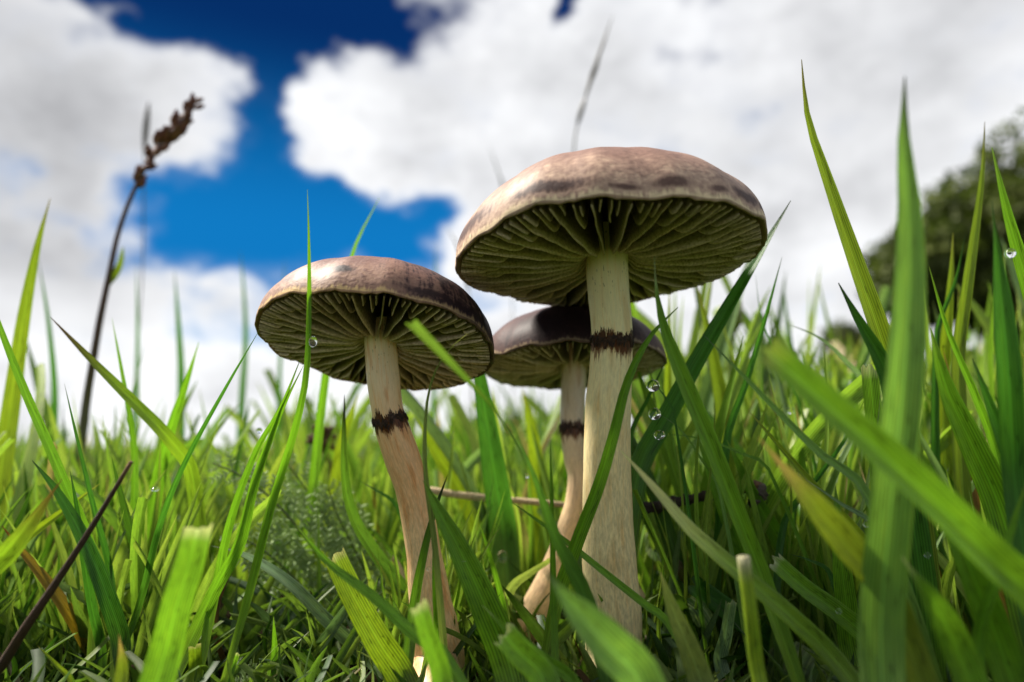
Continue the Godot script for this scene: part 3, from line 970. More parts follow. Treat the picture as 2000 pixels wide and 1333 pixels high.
	grass("straight slim blade crossing the broad dark one to a fine point", "deep", 20, [1370, 0.112], [[1420, 860, 0.11], [1455, 755, 0.11], [1490, 640, 0.11], [1528, 502, 0.11]], "fine", 10, 30)
	grass("thin dark thread hanging beside the straight slim blade", "deep", 8, [1640, 0.125], [[1560, 780, 0.124], [1515, 690, 0.124], [1487, 620, 0.124], [1476, 535, 0.124]], "fine", 10, 30)
	grass("soft grey-green blade slanting from the rear cap towards the right", "soft", 27, [1830, 0.082], [[1690, 960, 0.081], [1600, 885, 0.081], [1520, 805, 0.081], [1440, 722, 0.081], [1372, 652, 0.081]], "fine", 20, 45)
	grass("short broad dark leaf pointing up left beside the big blade", "deep", 60, [1790, 0.088], [[1745, 770, 0.086], [1715, 690, 0.086], [1680, 630, 0.086], [1638, 553, 0.086]], "fine", -20, 10, 0.3)
	grass("tall curved blade bowing left above the turf at right", "olive", 50, [1800, 0.092], [[1760, 790, 0.091], [1716, 640, 0.09], [1676, 525, 0.09], [1620, 362, 0.09], [1578, 230, 0.09], [1566, 116, 0.09]], "fine", 5, 40, 0.25)
	grass("biggest upright blade at right, pale and soft with a dark needle tip", "soft", 92, [1700, 0.062], [[1722, 1280, 0.062], [1740, 1000, 0.061], [1765, 760, 0.06], [1777, 560, 0.06], [1776, 400, 0.06], [1766, 280, 0.06], [1768, 150, 0.06]], "fine", 8, 12, 0.14)
	grass("thick blunt-cut blade slanting across the right side", "thickgreen", 82, [2300, 0.062], [[2020, 1165, 0.057], [1950, 1100, 0.056], [1850, 1000, 0.055], [1720, 880, 0.054], [1600, 775, 0.054], [1497, 682, 0.054]], "cut", 10, 30, 0.3)
	grass("blurred leaf with withered tan tip left of the big blade", "tantip", 60, [1830, 0.064], [[1745, 1180, 0.063], [1660, 1070, 0.062], [1590, 985, 0.061], [1540, 925, 0.061], [1482, 855, 0.061]], "blunt", 10, 20, 0.2)
	grass("silvery short leaf pointing at the big blade's middle", "blue", 24, [1810, 0.09], [[1710, 1035, 0.087], [1640, 983, 0.086], [1573, 936, 0.086]], "fine", 20, 50)
	grass("lance-shaped blade with a dark thorn tip before the dark tree", "olive", 32, [1860, 0.113], [[1872, 720, 0.112], [1890, 560, 0.112], [1908, 430, 0.112], [1920, 330, 0.112], [1924, 238, 0.112]], "fine", 10, 30, 0.15)
	grass("ribbed blade leaning left from the right edge before the tree", "fresh", 52, [2130, 0.094], [[2060, 720, 0.092], [2010, 560, 0.091], [1972, 430, 0.09], [1938, 288, 0.09]], "fine", 10, 25, 0.15)
	grass("dark blurred upright blade near the right edge", "deep", 46, [1990, 0.075], [[1985, 950, 0.075], [1972, 740, 0.074], [1955, 560, 0.074], [1938, 392, 0.074]], "blunt", 10, 25, 0.2)
	grass("pale upright blade right of the big one", "lime", 34, [1830, 0.122], [[1842, 760, 0.121], [1852, 620, 0.12], [1860, 510, 0.12], [1862, 455, 0.12]], "fine", 0, 20, 0.12)
	grass("small slanting blade that crosses the pale upright one", "deep", 18, [1800, 0.118], [[1830, 660, 0.117], [1868, 545, 0.117], [1886, 458, 0.117]], "fine", 0, 20)
	grass("slim blade slanting down right from the big one's edge", "fresh", 22, [2010, 0.1], [[1945, 880, 0.099], [1900, 760, 0.098], [1850, 640, 0.098], [1815, 520, 0.098]], "fine", 20, 20)
	grass("square-cut blade stub just left of the big blade", "cutgreen", 38, [1725, 0.097], [[1716, 900, 0.096], [1706, 800, 0.096], [1698, 716, 0.096]], "cut", 5, 10, 0.15)
	grass("pale thin leaf drooping left against the bright horizon", "blue", 30, [1760, 0.125], [[1700, 770, 0.122], [1650, 705, 0.121], [1600, 660, 0.12], [1533, 631, 0.12]], "fine", 20, 60)
	grass("long pale-tipped blade beside the tallest stem at lower right", "paletip", 46, [1760, 0.077], [[1640, 1300, 0.076], [1540, 1200, 0.075], [1440, 1115, 0.075], [1350, 1035, 0.075], [1280, 955, 0.076], [1212, 880, 0.077]], "fine", 30, 20, 0.12)
	grass("blotchy pale blade with grey spots pointing up at the bottom", "pale", 56, [1400, 0.076], [[1372, 1340, 0.075], [1345, 1265, 0.075], [1312, 1185, 0.075], [1290, 1118, 0.075]], "fine", 5, 15, 0.14)
	grass("chewed ribbed leaf end with toothed edge in the shade", "deep", 50, [1640, 0.106], [[1545, 1290, 0.104], [1490, 1243, 0.103], [1420, 1190, 0.102], [1352, 1140, 0.101]], "cut", 15, 15, 0.06)
	grass("pale limp leaf hanging beside the white-cut stem", "blue", 30, [1430, 0.096], [[1408, 1300, 0.095], [1418, 1240, 0.095], [1428, 1175, 0.095]], "cut", 20, 30)
	grass("broad ribbed blade behind the white-cut stem", "fresh", 48, [1540, 0.108], [[1490, 1170, 0.107], [1452, 1081, 0.106], [1423, 1010, 0.106], [1392, 930, 0.106], [1362, 850, 0.106]], "fine", 5, 15, 0.06)
	grass("ribbed blade slanting down right under the twig's grey knob", "fresh", 42, [1640, 0.11], [[1570, 1140, 0.108], [1523, 1055, 0.107], [1476, 975, 0.107], [1420, 860, 0.107]], "fine", 10, 10, 0.12)
	grass("dark cut blade with a dew drop at lower right", "cutgreen", 44, [1800, 0.089], [[1700, 1252, 0.087], [1632, 1193, 0.086], [1573, 1150, 0.086], [1511, 1095, 0.086]], "cut", 10, 20, 0.2)
	grass("short blade curling down right in the shade", "deep", 28, [1660, 0.1], [[1622, 1125, 0.099], [1580, 1095, 0.098], [1542, 1083, 0.098]], "fine", 20, 70)
	grass("upright ribbed blade left of the big blade's foot", "fresh", 48, [1675, 0.092], [[1668, 1290, 0.092], [1652, 1170, 0.092], [1640, 1060, 0.092], [1632, 950, 0.093]], "fine", 5, 10, 0.08)
	grass("blurred blade with pinkish cut tip right of the big blade's foot", "cutgreen", 60, [1950, 0.062], [[1880, 1290, 0.061], [1825, 1180, 0.06], [1762, 1088, 0.06]], "blunt", 10, 20)
	grass("blurred wide blade in the right lower corner", "fresh", 70, [1990, 0.07], [[1960, 1280, 0.069], [1900, 1120, 0.068], [1840, 980, 0.068], [1790, 860, 0.068]], "fine", 10, 20)
	grass("soft broad blade behind the thick blunt-cut stalk", "fresh", 74, [2010, 0.085], [[1960, 1010, 0.084], [1900, 870, 0.083], [1850, 760, 0.083], [1818, 640, 0.083]], "fine", 5, 15)
	grass("shaded blade leaning left near the right edge", "deep", 52, [2080, 0.08], [[2020, 1010, 0.079], [1960, 860, 0.079], [1900, 700, 0.079]], "fine", 10, 20)
	grass("blurred stem rising right out of the bottom right corner", "fresh", 30, [1880, 0.068], [[1910, 1280, 0.067], [1950, 1120, 0.066], [2010, 930, 0.066]], "fine", 0, 20)
	grass("small orange dying blade in the right shade", "orange", 20, [1990, 0.092], [[1958, 1160, 0.09], [1920, 1110, 0.09], [1860, 1040, 0.09]], "fine", 10, 30)
	grass("light blade sloping right between the twig and the big blade", "lime", 24, [1850, 0.1], [[1690, 1060, 0.098], [1600, 960, 0.098], [1530, 880, 0.098], [1460, 800, 0.098]], "fine", 30, 20)
	grass("thin ribbed blade crossing under the pale silvery leaf", "deep", 16, [1490, 0.105], [[1530, 1030, 0.104], [1600, 930, 0.104], [1650, 860, 0.104], [1690, 780, 0.104]], "fine", 20, 20)
	grass("upright olive blade below the tallest cap's right rim", "olive", 40, [1420, 0.135], [[1410, 800, 0.134], [1390, 680, 0.134], [1362, 560, 0.134]], "fine", 0, 20)
	grass("slim light blade between the rear cap and the broad dark blade", "lime", 24, [1305, 0.14], [[1305, 780, 0.14], [1306, 660, 0.14], [1308, 560, 0.14]], "fine", 0, 20)
	# --- stalks, twigs and drops
	stalk("dry_stalk", "dry reddish-brown stalk leaning right with a pale tip at lower left", "dry stalk", "brown", 26, 7, [-130, 0.084], [[-20, 1325, 0.082], [50, 1225, 0.081], [120, 1122, 0.081], [190, 1012, 0.081], [256, 902, 0.081]], "dry")
	stalk("cut_stem", "yellowish round stem with white mown top at lower right", "grass stem", "cutlime", 34, 27, [1500, 0.072], [[1482, 1320, 0.071], [1466, 1190, 0.07], [1452, 1088, 0.07]])
	stalk("blade_stump", "small reddish dry stub at the bottom left", "dry stalk", "brown", 9, 4, [290, 0.09], [[276, 1320, 0.09], [256, 1300, 0.09]], "dry")
	straw(Vector3.ZERO)
	twig()
	drop("uppermost dew drop, hanging right of the rear mushroom", 1276, 754, 0.1, 13, 0.92)
	drop("middle dew drop at the tip of a curved thread-thin blade", 1279, 809, 0.1, 12)
	drop("lowest dew drop threaded on a flat wiry blade", 1288, 850, 0.1, 11, 0.85)
	drop("tiny drop on the tall blade in front of the left cap", 611, 668, 0.0865, 8, 1.4)
	drop("bright drop on a ribbed blade at the right edge", 1974, 495, 0.0895, 10)
	drop("small drop on the dark cut blade at lower right", 1639, 1194, 0.0855, 6)
	drop("drop on the broad shaded blade between the stems", 981, 1088, 0.1255, 9, 1.3)
	drop("tiny drop on the left stem behind the narrow blade", 838, 1112, 0.0962, 5)
	drop("small drop glinting on the silvery short leaf", 1693, 1024, 0.0855, 7)
	drop("glinting drop low in the turf at far left", 302, 956, 0.11, 8, 0.6)
	drop("small bright drop in the turf right of the far-left blades", 506, 842, 0.12, 6)
	drop("drop caught in the turf under the straight slim blade", 1545, 803, 0.12, 7)
	drop("minute drop on the widest fresh blade in the middle", 905, 1098, 0.082, 4, 0.6)
	drop("minute drop beside the pale straw", 1030, 930, 0.12, 5)
	drop("minute drop on the blurred leaf by the big blade's foot", 1812, 1085, 0.082, 6)
	seed_head()
	thin_head()
	dead_flower()
	bud()
	yarrow("grey-green feathery plant left of the left stem", [[[730, 0.128], [700, 1180, 0.126], [620, 1080, 0.125], [540, 985, 0.124], [470, 930, 0.124], [415, 905, 0.124]], [[700, 0.135], [690, 1100, 0.135], [640, 1020, 0.134], [600, 960, 0.134], [560, 905, 0.134]], [[680, 0.125], [650, 1240, 0.124], [600, 1160, 0.124], [520, 1080, 0.123], [450, 1040, 0.123]], [[740, 0.13], [725, 1150, 0.13], [690, 1070, 0.13], [660, 1010, 0.13], [640, 950, 0.13]]], 0.0054)
	yarrow("small feathery sprig at the bottom edge left of the stems", [[[520, 0.094], [505, 1330, 0.093], [485, 1300, 0.093]], [[500, 0.094], [470, 1325, 0.093], [455, 1310, 0.093]]], 0.0016)
	for c in [["round mottled leaf low at the bottom right", 1560, 1330, 0.098, 0.0046, -0.5], ["ragged half-eaten leaf in the shade beside the white-cut stem", 1375, 1190, 0.1, 0.0026, 0.6], ["small brown curled leaf in the shade beyond the tallest stem", 1335, 1110, 0.108, 0.0022, 0.9], ["light clover-like leaf in the turf behind the tallest stem", 1300, 1060, 0.125, 0.0040, -0.2]]:
		small_leaf(c[0], c[1], c[2], c[3], c[4], c[5])
	trees()

func straw(_v: Vector3) -> void:
	var path := [at(840, 958, 0.131), at(900, 968, 0.131), at(980, 976, 0.131), at(1060, 983, 0.131), at(1130, 990, 0.132)]
	var mid: Vector3 = path[2]
	for i in path.size():
		path[i] -= mid
	var o := single("straw", tube(curve_through(path, 24), func(s): return 0.00075 - 0.0002 * s, func(s): return tint(0.85, 0.70, 0.44).lerp(tint(0.34, 0.23, 0.13), smoothstep(0.8, 1.0, s)), 10, 0.15), M.dry, mid)
	tag(o, "pale straw lying level in the turf between the left and rear stems", "straw")

func twig() -> void:
	var mid := at(1360, 972, 0.111)
	var o := thing("twig", mid)
	tag(o, "dark rough twig with a grey knob at its end, right of the tallest stem", "twig")
	var path := [at(1215, 995, 0.113) - mid, at(1290, 990, 0.112) - mid, at(1350, 975, 0.111) - mid, at(1400, 962, 0.11) - mid, at(1470, 952, 0.109) - mid, at(1490, 950, 0.109) - mid]
	part("stem", tube(curve_through(path, 60), func(s): return 0.00078 * (1.0 + 0.5 * fine.get_noise_1d(s * 900.0)), func(s): return tint(0.045, 0.028, 0.017).lerp(tint(0.20, 0.10, 0.04), smoothstep(0.72, 0.8, s)), 12, 0.8), M.dry, o)
	var knob := [at(1492, 945, 0.108) - mid, at(1486, 962, 0.108) - mid, at(1474, 980, 0.108) - mid, at(1466, 992, 0.108) - mid]
	part("knob", tube(curve_through(knob, 22), func(s): return 0.0012 * sqrt(maxf(1.0 - pow(2.0 * s - 1.0, 2.0), 0.02)) * (0.75 + 0.3 * s), func(s): return tint(0.26, 0.22, 0.20).lerp(tint(0.10, 0.075, 0.06), 0.5 + 0.5 * fine.get_noise_1d(s * 1500.0)), 14, 0.7), M.dry, o)

func spikelet(size: float, c: Array, seed_: int) -> ArrayMesh:
	var pts := PackedVector3Array()
	for i in 10:
		var s := i / 9.0
		pts.append(Vector3(0.12 * size * sin(s * 3.0 + seed_), s * size, 0.05 * size * sin(s * 2.0)))
	return tube(pts, func(s): return size * 0.23 * pow(sin(PI * clampf(s * 0.9 + 0.06, 0.0, 1.0)), 0.8), func(s): return c[0].lerp(c[1], s), 8, 0.3)

func seed_head() -> void:
	var d := 0.19
	var base := on_ground(150, d)
	var o := thing("seed_head", base)
	tag(o, "purple-brown grass seed head on a dark bent stalk against the left cloud", "grass seed head")
	var path := [Vector3.ZERO, at(165, 810, d) - base, at(190, 650, d) - base, at(212, 540, d) - base, at(232, 450, d) - base, at(262, 370, d) - base, at(300, 300, d) - base, at(345, 245, d) - base, at(382, 200, d) - base]
	var line := curve_through(path, 80)
	part("stalk", tube(line, func(s): return lerpf(0.0015, 0.0003, s), func(s): return tint(0.10, 0.12, 0.03).lerp(tint(0.10, 0.05, 0.04), smoothstep(0.2, 0.5, s)), 10, 0.1), M.stalk, o)
	var sheath := [at(208, 560, d) - base, at(232, 520, d) - base, at(240, 480, d) - base]
	part("leaf_sheath", blade_mesh(curve_through(sheath, 10), 0.0020, Vector3(0, 0, 1), 0.3, 0.9, "fine", HUE.olive, 0.4, 3), M.grass, o)
	rng.seed = 55
	for i in 46:
		var s := lerpf(0.79, 0.997, i / 45.0)
		var k := s * 79.0
		var here := line[int(k)].lerp(line[mini(int(k) + 1, 79)], k - int(k))
		var t := (line[mini(int(k) + 1, 79)] - line[int(k) - 1]).normalized()
		var a := rng.randf() * TAU
		var n := (Vector3(cos(a), 0, sin(a)) - t * t.dot(Vector3(cos(a), 0, sin(a)))).normalized()
		var dir := (t * 0.9 + n * 0.62).normalized()
		var size: float = 0.0037 * (0.55 + 0.6 * sin(PI * clampf((s - 0.80) / 0.195, 0.12, 0.85)))
		var me := spikelet(size, [tint(0.46, 0.17, 0.08).lerp(tint(0.75, 0.42, 0.20), rng.randf()), tint(0.22, 0.07, 0.08)], i)
		var sp := part("spikelet", me, M.dry, o)
		var x := dir.cross(t).normalized()
		sp.transform = Transform3D(Basis(x, dir, x.cross(dir)), here + n * 0.0006)
	var small := thing("seed_head", on_ground(250, 0.34))
	tag(small, "small faint grass spike just left of the purple-brown seed head", "grass seed head")
	var b2: Vector3 = small.position
	var l2 := curve_through([Vector3.ZERO, at(276, 560, 0.34) - b2, at(282, 290, 0.34) - b2, at(290, 200, 0.34) - b2], 40)
	part("stalk", tube(l2, func(s): return 0.0003 + 0.0011 * smoothstep(0.86, 0.92, s) * smoothstep(1.0, 0.96, s), func(s): return tint(0.16, 0.14, 0.10), 8, 0.2), M.stalk, small)

func thin_head() -> void:
	for row in [["slender blurred grass spike standing up behind the tallest cap", [[1118, 560], [1122, 280], [1150, 170], [1180, 80], [1197, 30]], 0.30, 0.0024], ["very faint blurred spike left of the tallest cap's top", [[1000, 560], [985, 380], [968, 320], [955, 285]], 0.5, 0.0018], ["faint dark spike end beside the tallest cap's left rim", [[920, 620], [905, 520], [888, 470], [872, 445]], 0.3, 0.0015]]:
		var d: float = row[2]
		var base := on_ground(row[1][0][0], d)
		var o := thing("seed_head", base)
		tag(o, row[0], "grass seed head")
		var path := [Vector3.ZERO]
		for q in row[1]:
			path.append(at(q[0], q[1], d) - base)
		var line := curve_through(path, 60)
		var thick: float = row[3]
		part("stalk", tube(line.slice(0, 50), func(s): return thick * 0.24 * (1.0 - 0.3 * s), func(_s): return tint(0.30, 0.29, 0.24), 8), M.stalk, o)
		part("node", tube(line.slice(46, 50), func(s): return thick * (0.26 + 0.2 * sin(s * PI)), func(_s): return tint(0.09, 0.09, 0.06), 8), M.stalk, o)
		part("spike", tube(line.slice(49), func(s): return thick * (0.2 + 0.24 * sin(PI * pow(s, 0.8)) + 0.03 * sin(s * 70.0)) * (1.0 - 0.8 * s * s), func(s): return tint(0.16, 0.15, 0.10).lerp(tint(0.36, 0.34, 0.28), s), 8, 0.6), M.dry, o)

func dead_flower() -> void:
	var d := 0.165
	var base := on_ground(655, d)
	var o := thing("dead_flower_head", base)
	tag(o, "withered brown flower head in the turf below the left cap", "dead flower")
	part("stalk", tube(curve_through([Vector3.ZERO, at(648, 930, d) - base, at(632, 870, d) - base], 20), func(_s): return 0.0006, func(_s): return tint(0.16, 0.09, 0.04), 8), M.stalk, o)
	rng.seed = 91
	var c := at(630, 856, d) - base
	for i in 22:
		var dir := Vector3(rng.randf_range(-1, 1), rng.randf_range(-0.7, 1), rng.randf_range(-1, 1)).normalized()
		var sp := part("petal", spikelet(rng.randf_range(0.0028, 0.0046), [tint(0.05, 0.022, 0.012), tint(0.20, 0.08, 0.03)], i), M.dry, o)
		var x := dir.cross(Vector3(0.3, 1, 0.2)).normalized()
		sp.transform = Transform3D(Basis(x, dir, x.cross(dir)), c)

func bud() -> void:
	var d := 0.19
	var base := on_ground(1430, d)
	var o := thing("flower_bud", base)
	tag(o, "blurred yellow-green bud on a stalk right of the broad dark blade", "flower bud")
	part("stalk", tube(curve_through([Vector3.ZERO, at(1425, 760, d) - base, at(1432, 640, d) - base], 20), func(_s): return 0.0007, func(_s): return tint(0.16, 0.24, 0.04), 8), M.stalk, o)
	var sp := part("bud", spikelet(0.0095, [tint(0.16, 0.24, 0.04), tint(0.40, 0.38, 0.12)], 3), M.stalk, o)
	sp.transform = Transform3D(Basis(Vector3.BACK, -0.3) * Basis.from_scale(Vector3(1.6, 1.0, 1.6)), at(1430, 650, d) - base)

func yarrow(label: String, fronds: Array, reach: float) -> void:
	var base := on_ground(fronds[0][0][0], fronds[0][0][1])
	var o := thing("feathery_plant", base)
	tag(o, label, "feathery plant")
	rng.seed = 300 + fronds.size()
	for f in fronds:
		var path := [on_ground(f[0][0], f[0][1]) - base]
		for i in range(1, f.size()):
			path.append(at(f[i][0], f[i][1], f[i][2]) - base)
		var line := curve_through(path, 60)
		var stem := part("frond", tube(line, func(s): return 0.00035 * (1.0 - 0.6 * s), func(_s): return tint(0.11, 0.17, 0.05), 7), M.stalk, o)
		var pairs := 17
		for i in pairs:
			var s := lerpf(0.16, 0.99, i / (pairs - 1.0))
			var k := int(s * 58.0)
			var t := (line[k + 1] - line[maxi(k - 1, 0)]).normalized()
			for sgn: float in [-1.0, 1.0]:
				var roll := rng.randf_range(-0.7, 0.7)
				var side := t.cross(Vector3(0, 0.35, 1)).normalized().rotated(t, roll) * sgn
				var l: float = reach * (0.35 + 0.75 * sin(PI * clampf(s * 0.9 + 0.05, 0.0, 1.0))) * rng.randf_range(0.7, 1.15)
				var dir := (side * 0.8 + t * 0.7).normalized()
				part("leaflet", pinna(l, dir, t, line[k]), M.yarrow, stem)

func pinna(l: float, dir: Vector3, along: Vector3, from: Vector3) -> ArrayMesh:
	var p := PackedVector3Array()
	var nrm := PackedVector3Array()
	var idx := PackedInt32Array()
	var flat := dir.cross(along).normalized()
	var add := func(a: Vector3, d: Vector3, len_: float, w: float) -> void:
		var x := d.cross(flat).normalized()
		var n := x.cross(d).normalized()
		var rings := 5
		var at0 := p.size()
		for i in rings:
			var s := i / (rings - 1.0)
			var r: float = w * [0.45, 0.9, 1.0, 0.75, 0.05][i]
			var c := a + d * len_ * s + n * (0.12 * len_ * s * s)
			for j in 5:
				var ang := TAU * j / 5.0
				var off := x * cos(ang) + n * sin(ang) * 0.6
				p.append(c + off * r)
				nrm.append(off.normalized())
		for i in rings - 1:
			for j in 5:
				var q := at0 + i * 5 + j
				var q2 := at0 + i * 5 + (j + 1) % 5
				idx.append_array(PackedInt32Array([q, q2, q + 5, q2, q2 + 5, q + 5]))
	add.call(from, dir, l, l * 0.045)
	var count := 4
	for i in count:
		var s := 0.28 + 0.66 * i / (count - 1.0)
		for sgn: float in [-1.0, 1.0]:
			var d := (dir * 0.75 + dir.cross(flat).normalized() * sgn * 0.75 + flat * rng.randf_range(-0.35, 0.35)).normalized()
			add.call(from + dir * l * s, d, l * rng.randf_range(0.28, 0.44) * (1.1 - 0.4 * s), l * 0.058)
	var arrays := []
	arrays.resize(Mesh.ARRAY_MAX)
	arrays[Mesh.ARRAY_VERTEX] = p
	arrays[Mesh.ARRAY_NORMAL] = nrm
	arrays[Mesh.ARRAY_INDEX] = idx
	var m := ArrayMesh.new()
	m.add_surface_from_arrays(Mesh.PRIMITIVE_TRIANGLES, arrays)
	return m

func small_leaf(label: String, x: float, y: float, d: float, r: float, turn: float) -> void:
	var c := at(x, y, d)
	c.y = maxf(c.y, 0.003)
	var p := PackedVector3Array()
	var uv := PackedVector2Array()
	var col := PackedColorArray()
	var brown := label.contains("brown")
	for i in 9:
		var s := i / 8.0
		for j in 33:
			var a := TAU * (j % 32) / 32.0
			var rr := r * s * (1.0 + 0.14 * fine.get_noise_2d(cos(a) * 90.0 + x, sin(a) * 90.0) * s + 0.10 * fine.get_noise_2d(a * 200.0, x))
			p.append(Vector3(cos(a) * rr, sin(a) * rr * 0.9, -0.25 * r * s * s + 0.1 * r * sin(a * 3.0) * s))
			uv.append(Vector2(0.5 + 0.5 * cos(a) * s, 0.5 + 0.5 * sin(a) * s))
			var k := 0.5 + 0.9 * coarse.get_noise_2d(cos(a) * s * 90.0 + x, sin(a) * s * 90.0)
			col.append(tint(0.14, 0.30, 0.05).lerp(tint(0.30, 0.40, 0.16), clampf(k, 0.0, 1.0)) if not brown else tint(0.10, 0.07, 0.03).lerp(tint(0.12, 0.15, 0.03), clampf(k, 0, 1)))
	var o := single("small_leaf", sheet(p, uv, col, 9, 33), M.grass, c)
	o.rotation = Vector3(-0.5, turn, turn * 0.7)
	tag(o, label, "leaf")

func leaf_clump(seed_: int, count: int, size: float) -> ArrayMesh:
	var r := RandomNumberGenerator.new()
	r.seed = seed_
	var st := SurfaceTool.new()
	st.begin(Mesh.PRIMITIVE_TRIANGLES)
	for i in count:
		var c := Vector3(r.randf_range(-1, 1), r.randf_range(-0.8, 0.8), r.randf_range(-1, 1)) * 0.5
		var b := Basis.from_euler(Vector3(r.randf() * TAU, r.randf() * TAU, r.randf() * TAU)) * size * r.randf_range(0.7, 1.3)
		var q := [b * Vector3(-0.5, 0, 0), b * Vector3(0, 0, 0.28), b * Vector3(0.55, 0.08, 0), b * Vector3(0, 0, -0.28)]
		for k in [[0, 1, 2], [0, 2, 3]]:
			for j in k:
				st.set_color(Color.WHITE)
				st.add_vertex(c + q[j])
	st.generate_normals()
	return st.commit()

func tree(called: String, label: String, category: String, base: Vector3, trunk_h: float, trunk_r: float, lobes: Array, clumps: int, clump: float, colours: Array, seed_: int) -> void:
	var o := thing(called, base)
	tag(o, label, category)
	rng.seed = seed_
	part("trunk", tube(curve_through([Vector3.ZERO, Vector3(0.1, trunk_h * 0.4, 0), Vector3(-0.1, trunk_h, 0)], 20), func(s): return trunk_r * (1.25 - 0.75 * s), func(_s): return tint(0.07, 0.05, 0.035), 12, 0.3), M.dry, o)
	for i in lobes.size():
		var l: Array = lobes[i]
		part("limb", tube(curve_through([Vector3(0, trunk_h * 0.55, 0), (Vector3(0, trunk_h * 0.8, 0) + l[0]) * 0.5, l[0]], 12), func(s): return trunk_r * 0.5 * (1.0 - 0.7 * s), func(_s): return tint(0.07, 0.05, 0.035), 8, 0.3), M.dry, o)
	var mm := MultiMesh.new()
	mm.transform_format = MultiMesh.TRANSFORM_3D
	mm.use_colors = true
	mm.mesh = leaf_clump(seed_, 16, 0.42)
	mm.instance_count = clumps
	for i in clumps:
		var l: Array = lobes[rng.randi() % lobes.size()]
		var dir := Vector3(rng.randf_range(-1, 1), rng.randf_range(-1, 1), rng.randf_range(-1, 1)).normalized()
		var reach := pow(rng.randf(), 0.45) * (0.85 + 0.35 * coarse.get_noise_3d(dir.x * 60.0 + i % 3, dir.y * 60.0, dir.z * 60.0))
		var sz: Vector3 = l[1]
		var c: Vector3 = l[0] + dir * sz * reach
		mm.set_instance_transform(i, Transform3D(Basis.from_euler(Vector3(rng.randf() * TAU, rng.randf() * TAU, 0)) * clump * rng.randf_range(0.6, 1.3), c))
		mm.set_instance_color(i, colours[0].lerp(colours[1], rng.randf()))
	var mi := MultiMeshInstance3D.new()
	mi.name = "crown"
	mi.multimesh = mm
	mi.material_override = M.leaves
	mi.set_meta("kind", "stuff")
	o.add_child(mi, true)

func trees() -> void:
	var dark := [tint(0.045, 0.065, 0.010), tint(0.12, 0.15, 0.022)]
	var grey := [tint(0.05, 0.07, 0.03), tint(0.13, 0.15, 0.06)]
	var far := func(x: float, d: float) -> Vector3: return Vector3((x - 1000.0) / FOCAL * d, 0.0, -d)
	tree("spreading_tree", "great dark spreading tree at the right edge of the field", "tree", far.call(1985, 26.0), 4.6, 0.42, [[Vector3(2.4, 8.7, 0), Vector3(5.6, 4.1, 4.2)], [Vector3(2.4, 8.0, 0.6), Vector3(5.4, 3.4, 4.2)], [Vector3(-3.4, 6.6, 0.5), Vector3(2.1, 1.8, 2.2)], [Vector3(-1.6, 7.6, 0.0), Vector3(2.4, 2.2, 2.4)], [Vector3(0.0, 5.7, 1.0), Vector3(4.2, 1.2, 2.8)], [Vector3(7.0, 8.4, 0), Vector3(4.4, 4.4, 3.8)], [Vector3(5.0, 6.0, 0), Vector3(4.4, 1.6, 3.2)]], 9500, 0.8, dark, 61)
	tree("small_tree", "small grey-green tree far left of the great dark tree", "tree", far.call(1655, 38.0), 4.0, 0.22, [[Vector3(0, 5.4, 0), Vector3(1.3, 2.0, 1.3)], [Vector3(0.6, 3.6, 0), Vector3(1.0, 1.2, 1.0)]], 700, 0.7, grey, 62)
	tree("small_tree", "far hazy tree just right of the tallest mushroom's stem", "tree", far.call(1385, 90.0), 6.5, 0.3, [[Vector3(0, 9.6, 0), Vector3(2.4, 3.6, 2.2)], [Vector3(-0.8, 6.0, 0), Vector3(2.0, 2.0, 2.0)]], 700, 1.1, grey, 63)
	tree("bush", "low dark bush below the great tree", "bush", far.call(1800, 34.0), 1.4, 0.15, [[Vector3(0, 2.6, 0), Vector3(2.6, 1.7, 1.6)], [Vector3(2.6, 2.2, 0), Vector3(2.0, 1.3, 1.4)]], 700, 0.7, dark, 64)

